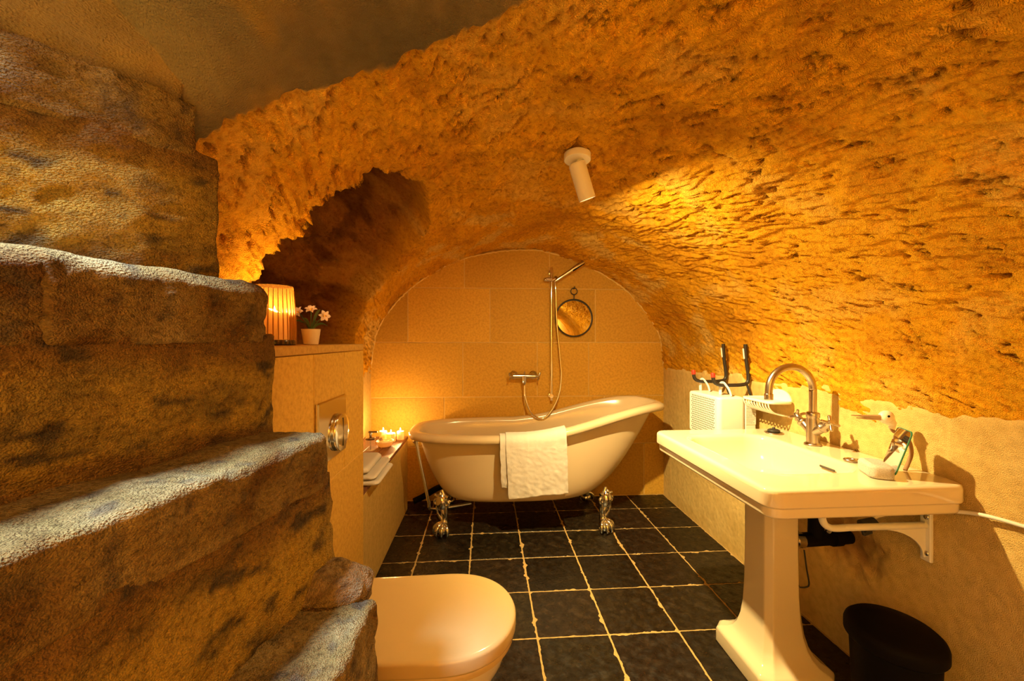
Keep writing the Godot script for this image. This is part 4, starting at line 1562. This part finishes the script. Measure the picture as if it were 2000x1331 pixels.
# ------------------------------------------------------------------ toilet
func make_toilet() -> void:
	var cd := 1.216
	var t := thing("toilet", "wall-hung white toilet with closed rounded lid beside the steps", "toilet", R(-0.2, 0, cd))
	var off := Vector3(0.2, 0, 0)
	var ring := func(sc: float, y: float, xb: float, tip: float, hw: float) -> PackedVector3Array:
		var row := PackedVector3Array()
		var pts := []
		var xs := tip - hw * 1.12 * sc           # where the straight sides end
		for i in 33:
			var a := -PI / 2 + PI * i / 32.0
			var cx := pow(absf(cos(a)), 0.86)
			pts.append(Vector2(xs + (tip - xs) * cx, hw * sin(a)))
		for i in 9:
			pts.append(Vector2(lerpf(xs, xb, (i + 1) / 9.0), hw * (1.0 - 0.03 * (i + 1) / 9.0)))
		for i in 9:
			pts.append(Vector2(xb, hw * 0.97 * (1.0 - 2.0 * (i + 1) / 10.0)))
		for i in 9:
			pts.append(Vector2(lerpf(xb, xs, i / 9.0), -hw * (0.97 + 0.03 * i / 9.0)))
		for p in pts:
			row.append(Vector3(p.x, y, -p.y) + off)
		return row
	var b := MB.new()
	var rows := []
	for q in [[0.004, 0.352, 0.0], [0.0, 0.354, 0.0], [-0.001, 0.359, 0.0], [-0.001, 0.385, 0.0], [0.003, 0.392, 0.0], [0.010, 0.3955, 0.0], [0.022, 0.397, 0.0]]:
		rows.append(ring.call(1.0, q[1], -0.405 + q[0], 0.092 - q[0], 0.197 - q[0]))
	rows.append(ring.call(1.0, 0.399, -0.33, 0.03, 0.13))
	b.grid(rows, true, true)
	part("lid", b, M.lid_plastic, t)
	b = MB.new()
	rows = []
	for q in [[0.006, 0.330], [0.002, 0.332], [0.002, 0.347], [0.006, 0.350]]:
		rows.append(ring.call(1.0, q[1], -0.41 + q[0], 0.088 - q[0], 0.194 - q[0]))
	b.grid(rows, true, true)
	part("seat", b, M.lid_plastic, t)
	b = MB.new()
	rows = []
	for q in [[0.13, 0.075, -0.53, -0.16], [0.145, 0.09, -0.53, -0.12], [0.16, 0.15, -0.53, -0.04], [0.172, 0.22, -0.53, 0.02], [0.181, 0.28, -0.53, 0.060], [0.184, 0.318, -0.53, 0.072], [0.180, 0.328, -0.53, 0.068]]:
		rows.append(ring.call(1.0, q[1], q[2] + 0.004, q[3], q[0]))
	b.grid(rows, true, true)
	part("bowl", b, M.ceramic, t)
	for s in [-1.0, 1.0]:
		b = MB.new()
		b.tube(PackedVector3Array([Vector3(-0.425, 0.34, s * 0.08) + off, Vector3(-0.425, 0.385, s * 0.08) + off]), 0.016, 14)
		part("hinge", b, M.chrome, t)
	# flush plate
	var f := thing("flush_plate", "square chrome flush plate with a round button on the low wall", "flush plate", R(-0.53, 0.92, 1.385))
	b = MB.new()
	b.box(Vector3(0.006, 0, 0), Vector3(0.012, 0.205, 0.245), 0.004)
	part("plate", b, M.chrome, f)
	b = MB.new()
	b.lathe([[0.0, 0.0], [0.066, 0.0], [0.066, 0.011], [0.0645, 0.0135], [0.045, 0.0155], [0.0, 0.017]], Transform3D(look(Vector3.FORWARD, Vector3.RIGHT), Vector3(0.012, -0.022, -0.045)), 40)
	var btn := part("button", b, M.chrome, f)
	b = MB.new()
	b.box(Vector3(0.0285, -0.022, -0.045), Vector3(0.002, 0.10, 0.0016), 0.0005)
	part("button_split", b, M.black_metal, btn)

# ------------------------------------------------------------------ candles, flowers, toiletries
func flame_at(parent: Node3D, p: Vector3, energy: float, tall := 0.022) -> void:
	var b := MB.new()
	b.lathe([[0.0, 0.0], [0.0035, 0.003], [0.0048, 0.008], [0.0036, tall * 0.62], [0.0, tall]], Transform3D(Basis.IDENTITY, p), 10)
	var fl := part("flame", b, M.flame, parent)
	b = MB.new()
	b.tube(PackedVector3Array([p - Vector3(0, 0.012, 0), p + Vector3(0, 0.003, 0)]), 0.001, 6)
	part("wick", b, M.black_rubber, fl)
	var l := OmniLight3D.new()
	l.name = "candle_light"
	l.light_color = lin(1.0, 0.58, 0.20)
	l.light_energy = energy
	l.light_size = 0.006
	l.omni_range = 6.0
	l.omni_attenuation = 2.0
	l.shadow_enabled = true
	l.position = p + Vector3(0, 0.009, 0)
	parent.add_child(l, true)

func make_small_things() -> void:
	var BY := 0.5295
	# three candles at the end of the bench
	var cl := [[-0.705, 2.775, 0.026, 0.066, "slender pale candle, leftmost of the three burning on the bench end"], [-0.645, 2.74, 0.030, 0.058, "short pale candle burning behind the round jar on the bench"], [-0.592, 2.79, 0.024, 0.060, "pale candle nearest the bathtub, burning on the bench end"]]
	for e in cl:
		var c := thing("candle", e[4], "candle", R(e[0], BY, e[1]), "candles on the bench")
		var b := MB.new()
		b.lathe([[0.0, 0.0], [e[2], 0.0], [e[2] * 1.02, 0.004], [e[2], e[3] - 0.006], [e[2] * 0.94, e[3]], [e[2] * 0.6, e[3] - 0.004], [0.0, e[3] - 0.006]], Transform3D.IDENTITY, 22)
		part("wax_body", b, M.wax, c)
		flame_at(c, Vector3(0, e[3] + 0.004, 0), 0.08)
	# round jar leaning on the candles, in a low dish
	var dish := thing("candle_dish", "low round cream dish under the tilted jar on the bench", "dish", R(-0.655, BY, 2.62))
	var b := MB.new()
	b.lathe([[0.0, 0.0], [0.034, 0.0], [0.040, 0.004], [0.054, 0.030], [0.056, 0.038], [0.053, 0.038], [0.048, 0.028], [0.034, 0.009], [0.0, 0.008]], Transform3D.IDENTITY, 28)
	part("bowl", b, M.wax, dish)
	var jar := thing("round_jar", "small tilted round glass jar with a dark cap in front of the candles", "jar", R(-0.645, BY + 0.068, 2.615))
	b = MB.new()
	b.ball(Vector3.ZERO, Vector3(0.034, 0.034, 0.034), 20)
	part("bulb_body", b, M.amber_glass, jar)
	b = MB.new()
	var jd := Vector3(-0.7, -0.45, 0.45).normalized()
	b.tube(PackedVector3Array([jd * 0.030, jd * 0.050]), 0.013, 14)
	part("cap", b, M.bill, jar)
	# soap dispenser
	var sd := thing("soap_dispenser", "glass soap dispenser with a metal pump on the bench by the towels", "soap dispenser", R(-0.722, BY, 2.53))
	b = MB.new()
	b.lathe([[0.0, 0.001], [0.027, 0.001], [0.029, 0.004], [0.029, 0.068], [0.025, 0.072]], Transform3D.IDENTITY, 26)
	part("bottle", b, M.clear_glass, sd)
	b = MB.new()
	b.lathe([[0.0, 0.070], [0.0305, 0.070], [0.0305, 0.080], [0.028, 0.083], [0.009, 0.084], [0.009, 0.112], [0.0, 0.112]], Transform3D.IDENTITY, 26)
	b.box(Vector3(0.016, 0.116, 0.0), Vector3(0.056, 0.010, 0.016), 0.003)
	b.tube(PackedVector3Array([Vector3(0, 0.07, 0), Vector3(0, 0.006, 0)]), 0.0025, 8)
	part("pump", b, M.nickel, sd)
	# folded towels on the bench
	var nn := nz("tw", 91, 3)
	var specs := [[-0.505, -0.845, 1.90, 2.22, 0.0, 0.020, 0.0], [-0.525, -0.850, 1.91, 2.24, 0.0255, 0.018, 3.0], [-0.560, -0.848, 1.92, 2.20, 0.0495, 0.032, 6.0]]
	var names := ["thin pale towel at the bottom of the folded pile on the bench", "folded pale towel in the middle of the pile on the bench", "thick folded towel on top of the pile on the bench"]
	for i in 3:
		var e = specs[i]
		b = MB.new()
		var rows := []
		for q in [[0.012, 0.0], [0.002, 0.15], [0.0, 0.4], [0.002, 0.7], [0.008, 0.93], [0.02, 1.0], [0.05, 1.0], [0.09, 1.0]]:
			var row := rrect(e[1] + q[0], e[0] - q[0], e[2] + q[0], e[3] - q[0], 0.03, BY + 0.001 + e[4] + e[5] * q[1], 9)
			for k in row.size():
				row[k].y += 0.004 * nn.get_noise_2d(row[k].x * 9.0 + e[6], row[k].z * 9.0) * q[1]
				row[k].x += 0.006 * nn.get_noise_2d(row[k].z * 7.0, e[6] + q[1])
			rows.append(row)
		b.grid(rows, true, true)
		tag(part("folded_towel", b, M.towel), names[i], "towel", "folded towels on the bench")
	# hurricane vase with its candle
	var LY := 1.205
	var v := thing("candle_vase", "ribbed amber glass hurricane vase glowing on the stone ledge", "vase", R(-0.655, LY, 1.268))
	b = MB.new()
	var rows := []
	for q in [[0.0600, 0.004], [0.0605, 0.02], [0.0595, 0.06], [0.0565, 0.12], [0.0530, 0.176], [0.0535, 0.1815], [0.0525, 0.183]]:
		var row := PackedVector3Array()
		for k in 112:
			var a := TAU * k / 112
			var r: float = q[0] + 0.0022 * cos(a * 28.0) * ss(0.183, 0.17, q[1])
			row.append(Vector3(r * cos(a), q[1], r * sin(a)))
		rows.append(row)
	b.grid(rows, true, false, true)
	part("glass", b, M.amber_glass, v)
	for k in 28:
		var a := TAU * k / 28
		b = MB.new()
		b.tube(PackedVector3Array([Vector3(0.0617 * cos(a), 0.018, 0.0617 * sin(a)), Vector3(0.0607 * cos(a), 0.06, 0.0607 * sin(a)), Vector3(0.0577 * cos(a), 0.12, 0.0577 * sin(a)), Vector3(0.0545 * cos(a), 0.172, 0.0545 * sin(a))]), [0.0014, 0.0018, 0.0018, 0.001], 6)
		part("rib", b, M.amber_rib, v)
	b = MB.new()
	b.lathe([[0.0, 0.0], [0.059, 0.0], [0.0605, 0.003], [0.0605, 0.015], [0.056, 0.017], [0.0, 0.015]], Transform3D.IDENTITY, 40)
	part("base", b, M.smoke_glass, v)
	var vc := thing("pillar_candle", "thick pillar candle burning inside the amber vase", "candle", R(-0.655, LY + 0.0175, 1.268))
	b = MB.new()
	rows = []
	for q in [[0.001, 0.0], [0.041, 0.0], [0.042, 0.004], [0.042, 0.6], [0.041, 0.92], [0.038, 1.0], [0.034, 0.97], [0.028, 0.80], [0.012, 0.72], [0.001, 0.71]]:
		var row := PackedVector3Array()
		for k in 40:
			var a := TAU * k / 40
			var top := 0.092 + 0.012 * cos(a - 2.9) + 0.004 * cos(a * 3.0)
			row.append(Vector3(q[0] * cos(a), q[1] * (top if q[1] > 0.55 else 0.1), q[0] * sin(a)))
		rows.append(row)
	b.grid(rows, true, true)
	part("wax_body", b, M.wax, vc)
	flame_at(vc, Vector3(0.004, 0.076, 0.004), 0.075, 0.03)
	# flower pot
	var fp := thing("flower_pot", "small cream pot of white lilies on the stone ledge beside the vase", "potted plant", R(-0.643, LY, 1.50))
	b = MB.new()
	b.lathe([[0.0, 0.0], [0.0245, 0.0], [0.0255, 0.002], [0.0325, 0.054], [0.0325, 0.057], [0.0300, 0.057], [0.0285, 0.050], [0.0, 0.049]], Transform3D.IDENTITY, 28)
	part("pot", b, M.pot, fp)
	var heads := [[Vector3(-0.036, 0.116, 0.01), Vector3(-0.25, 0.35, 0.9)], [Vector3(0.004, 0.124, 0.006), Vector3(0.15, 0.75, 0.7)], [Vector3(0.046, 0.106, 0.0), Vector3(0.65, 0.0, 0.75)]]
	for e in heads:
		b = MB.new()
		var h: Vector3 = e[0]
		b.tube(curve([Vector3(0, 0.048, 0), Vector3(h.x * 0.35, 0.075, h.z * 0.4), h], 5), 0.0016, 6)
		part("stem", b, M.leaf, fp)
		var bas := look(Vector3(1, 0.2, -0.3), e[1])
		b = MB.new()
		for k in 6:
			var a := TAU * k / 6 + 0.3
			var w := 0.0075 if k % 2 else 0.0095
			var rws := []
			for i in 7:
				var u := i / 6.0
				var r := 0.002 + 0.020 * u
				var up := 0.012 * sin(u * 2.2) - 0.002
				var half := w * sin(PI * clampf(u * 0.9 + 0.06, 0, 1)) * 0.75
				var row := PackedVector3Array()
				for s in 3:
					var sx := (s - 1.0)
					var loc := Vector3(r * cos(a) - sin(a) * half * sx, up + 0.002 * absf(sx), r * sin(a) + cos(a) * half * sx)
					row.append(h + bas * loc)
				rws.append(row)
			b.grid(rws, false, false, false, h + bas * Vector3(0, 0.3, 0))
		var bloom := part("blossom", b, M.petal, fp)
		b = MB.new()
		b.ball(h + bas * Vector3(0, 0.008, 0), Vector3(0.003, 0.006, 0.003), 8, bas)
		part("pistil", b, M.pistil, bloom)
	for e in [[Vector3(-0.055, 0.085, 0.012), 0.010], [Vector3(0.030, 0.130, -0.01), 0.014], [Vector3(-0.024, 0.080, 0.03), 0.010], [Vector3(0.032, 0.085, 0.018), 0.010], [Vector3(0.055, 0.07, -0.012), 0.009], [Vector3(-0.04, 0.10, -0.02), 0.010]]:
		b = MB.new()
		var p: Vector3 = e[0]
		var rws := []
		for i in 8:
			var u := i / 7.0
			var c := Vector3(0, 0.048, 0).lerp(p, u) + Vector3(0, 0.018 * sin(u * PI), 0)
			var half: float = e[1] * sin(PI * clampf(u * 0.95 + 0.03, 0, 1)) * 0.7
			var sd2 := Vector3(-p.z, 0, p.x).normalized() if absf(p.z) > 0.015 else Vector3(0, 0.6, 0.8)
			rws.append(PackedVector3Array([c - sd2 * half, c + Vector3(0, -0.002, 0), c + sd2 * half]))
		b.grid(rws, false, false, false, Vector3(0, 0.5, 0.5))
		part("leaf", b, M.leaf, fp)
	# dark pipe on the floor behind the bench end
	b = MB.new()
	b.tube(curve([R(-0.53, 0.03, 2.96), R(-0.46, 0.06, 2.97), R(-0.36, 0.115, 2.98), R(-0.25, 0.15, 2.98)], 6), 0.022, 12)
	tag(part("floor_pipe", b, M.black_plastic), "dark pipe on the floor behind the left end of the bathtub", "pipe")

# ------------------------------------------------------------------ ceiling spotlight
const LAMP_AT := Vector3(0.350, 1.888, -1.462)
const LAMP_DIR := Vector3(0.34, -0.90, -0.18)

func make_spot(label: String, at: Vector3, dir: Vector3, beam: float, spill: float) -> void:
	var t := thing("ceiling_spotlight", label, "spotlight", at)
	var b := MB.new()
	b.lathe([[0.0, 0.0], [0.047, 0.0], [0.050, 0.003], [0.050, 0.024], [0.048, 0.026], [0.0, 0.026]], Transform3D(look(Vector3.RIGHT, Vector3(0.03, 1, -0.06)), Vector3(-0.006, 0.008, 0)), 40)
	part("ceiling_base", b, M.lamp_white, t)
	dir = dir.normalized()
	var o := Vector3(-0.006, -0.010, 0)
	b = MB.new()
	b.tube(PackedVector3Array([Vector3(0, 0.010, 0), Vector3(0, -0.012, 0)]), 0.010, 12)
	part("joint", b, M.lamp_white, t)
	b = MB.new()
	b.lathe([[0.0, -0.012], [0.024, -0.012], [0.030, -0.008], [0.032, 0.0], [0.032, 0.128], [0.029, 0.128], [0.028, 0.115], [0.0, 0.112]], Transform3D(look(Vector3.RIGHT, dir), o), 36)
	part("can", b, M.lamp_white, t)
	b = MB.new()
	b.lathe([[0.0, 0.0], [0.022, 0.0], [0.022, 0.004], [0.0, 0.005]], Transform3D(look(Vector3.RIGHT, dir), o + dir * 0.114), 24)
	part("bulb", b, M.bulb, t)
	var l := SpotLight3D.new()
	l.name = "spot_light"
	l.light_color = LAMP
	l.light_energy = beam
	l.light_size = 0.018
	l.spot_range = 9.0
	l.spot_attenuation = 2.0
	l.spot_angle = 50.0
	l.spot_angle_attenuation = 1.0
	l.shadow_enabled = true
	l.position = o + dir * 0.130
	t.add_child(l, true)
	l.basis = Basis.looking_at(dir, Vector3.RIGHT)
	# the wide spill of the same bulb
	var a := AreaLight3D.new()
	a.name = "spot_spill"
	a.light_color = LAMP
	a.light_energy = spill
	a.area_size = Vector2(0.034, 0.034)
	a.area_range = 9.0
	a.shadow_enabled = true
	a.position = o + dir * 0.129
	t.add_child(a, true)
	a.basis = Basis.looking_at(dir, Vector3.RIGHT)

func make_lamp() -> void:
	make_spot("white cylinder spotlight on a round base at the top of the vault", LAMP_AT, LAMP_DIR, SPOT, SPILL)
	make_spot("added white cylinder fill spotlight, unseen behind the viewer and turned to the rear wall", Vector3(0.40, 1.888, 0.30), Vector3(0.05, -0.55, 0.83), REAR_FILL, REAR_FILL * 0.5)  # added lamp out of view; its bounce off the wall lifts the ambient

const REAR_FILL := 4.2
const SPOT := 5.6
const SPILL := 2.2
const DAY := 25.0
const LAMP := Color(1.0, 0.87, 0.58)

func _ready() -> void:
	# camera
	var cam := Camera3D.new()
	cam.name = "camera"
	cam.position = Vector3(0, EYE, 0)
	cam.rotation.y = -atan(51.5 / 770.0)
	cam.fov = rad_to_deg(2.0 * atan(665.5 / 770.0))
	cam.near = 0.02
	cam.far = 60.0
	add_child(cam)
	cam.current = true
	# sky seen only through the opening over the stairs
	var we := WorldEnvironment.new()
	we.name = "world"
	var env := Environment.new()
	env.background_mode = Environment.BG_COLOR
	env.background_color = lin(0.55, 0.68, 0.85)
	env.background_energy_multiplier = 1.0
	env.tonemap_mode = Environment.TONE_MAPPER_LINEAR
	env.tonemap_exposure = 1.0
	env.sdfgi_enabled = true
	env.ssao_enabled = true
	env.ssil_enabled = true
	we.environment = env
	add_child(we)
	# daylight through the hatch over the stairs
	var day := AreaLight3D.new()
	day.name = "daylight"
	day.light_color = lin(0.56, 0.76, 1.0)
	day.light_energy = DAY
	day.area_size = Vector2(0.30, 0.30)
	day.area_range = 8.0
	day.shadow_enabled = true
	add_child(day)
	day.position = R(-1.04, 2.78, 0.20)
	day.basis = Basis.looking_at(Vector3.DOWN, Vector3.RIGHT)

	make_materials()
	make_section()
	make_vault()
	make_setting()
	make_stairs()
	make_low_wall()
	make_tub()
	make_basin()
	make_toilet()
	make_lamp()
	make_tub_towel()
	make_shower()
	make_basin_surround()
	make_wall_things()
	make_small_things()
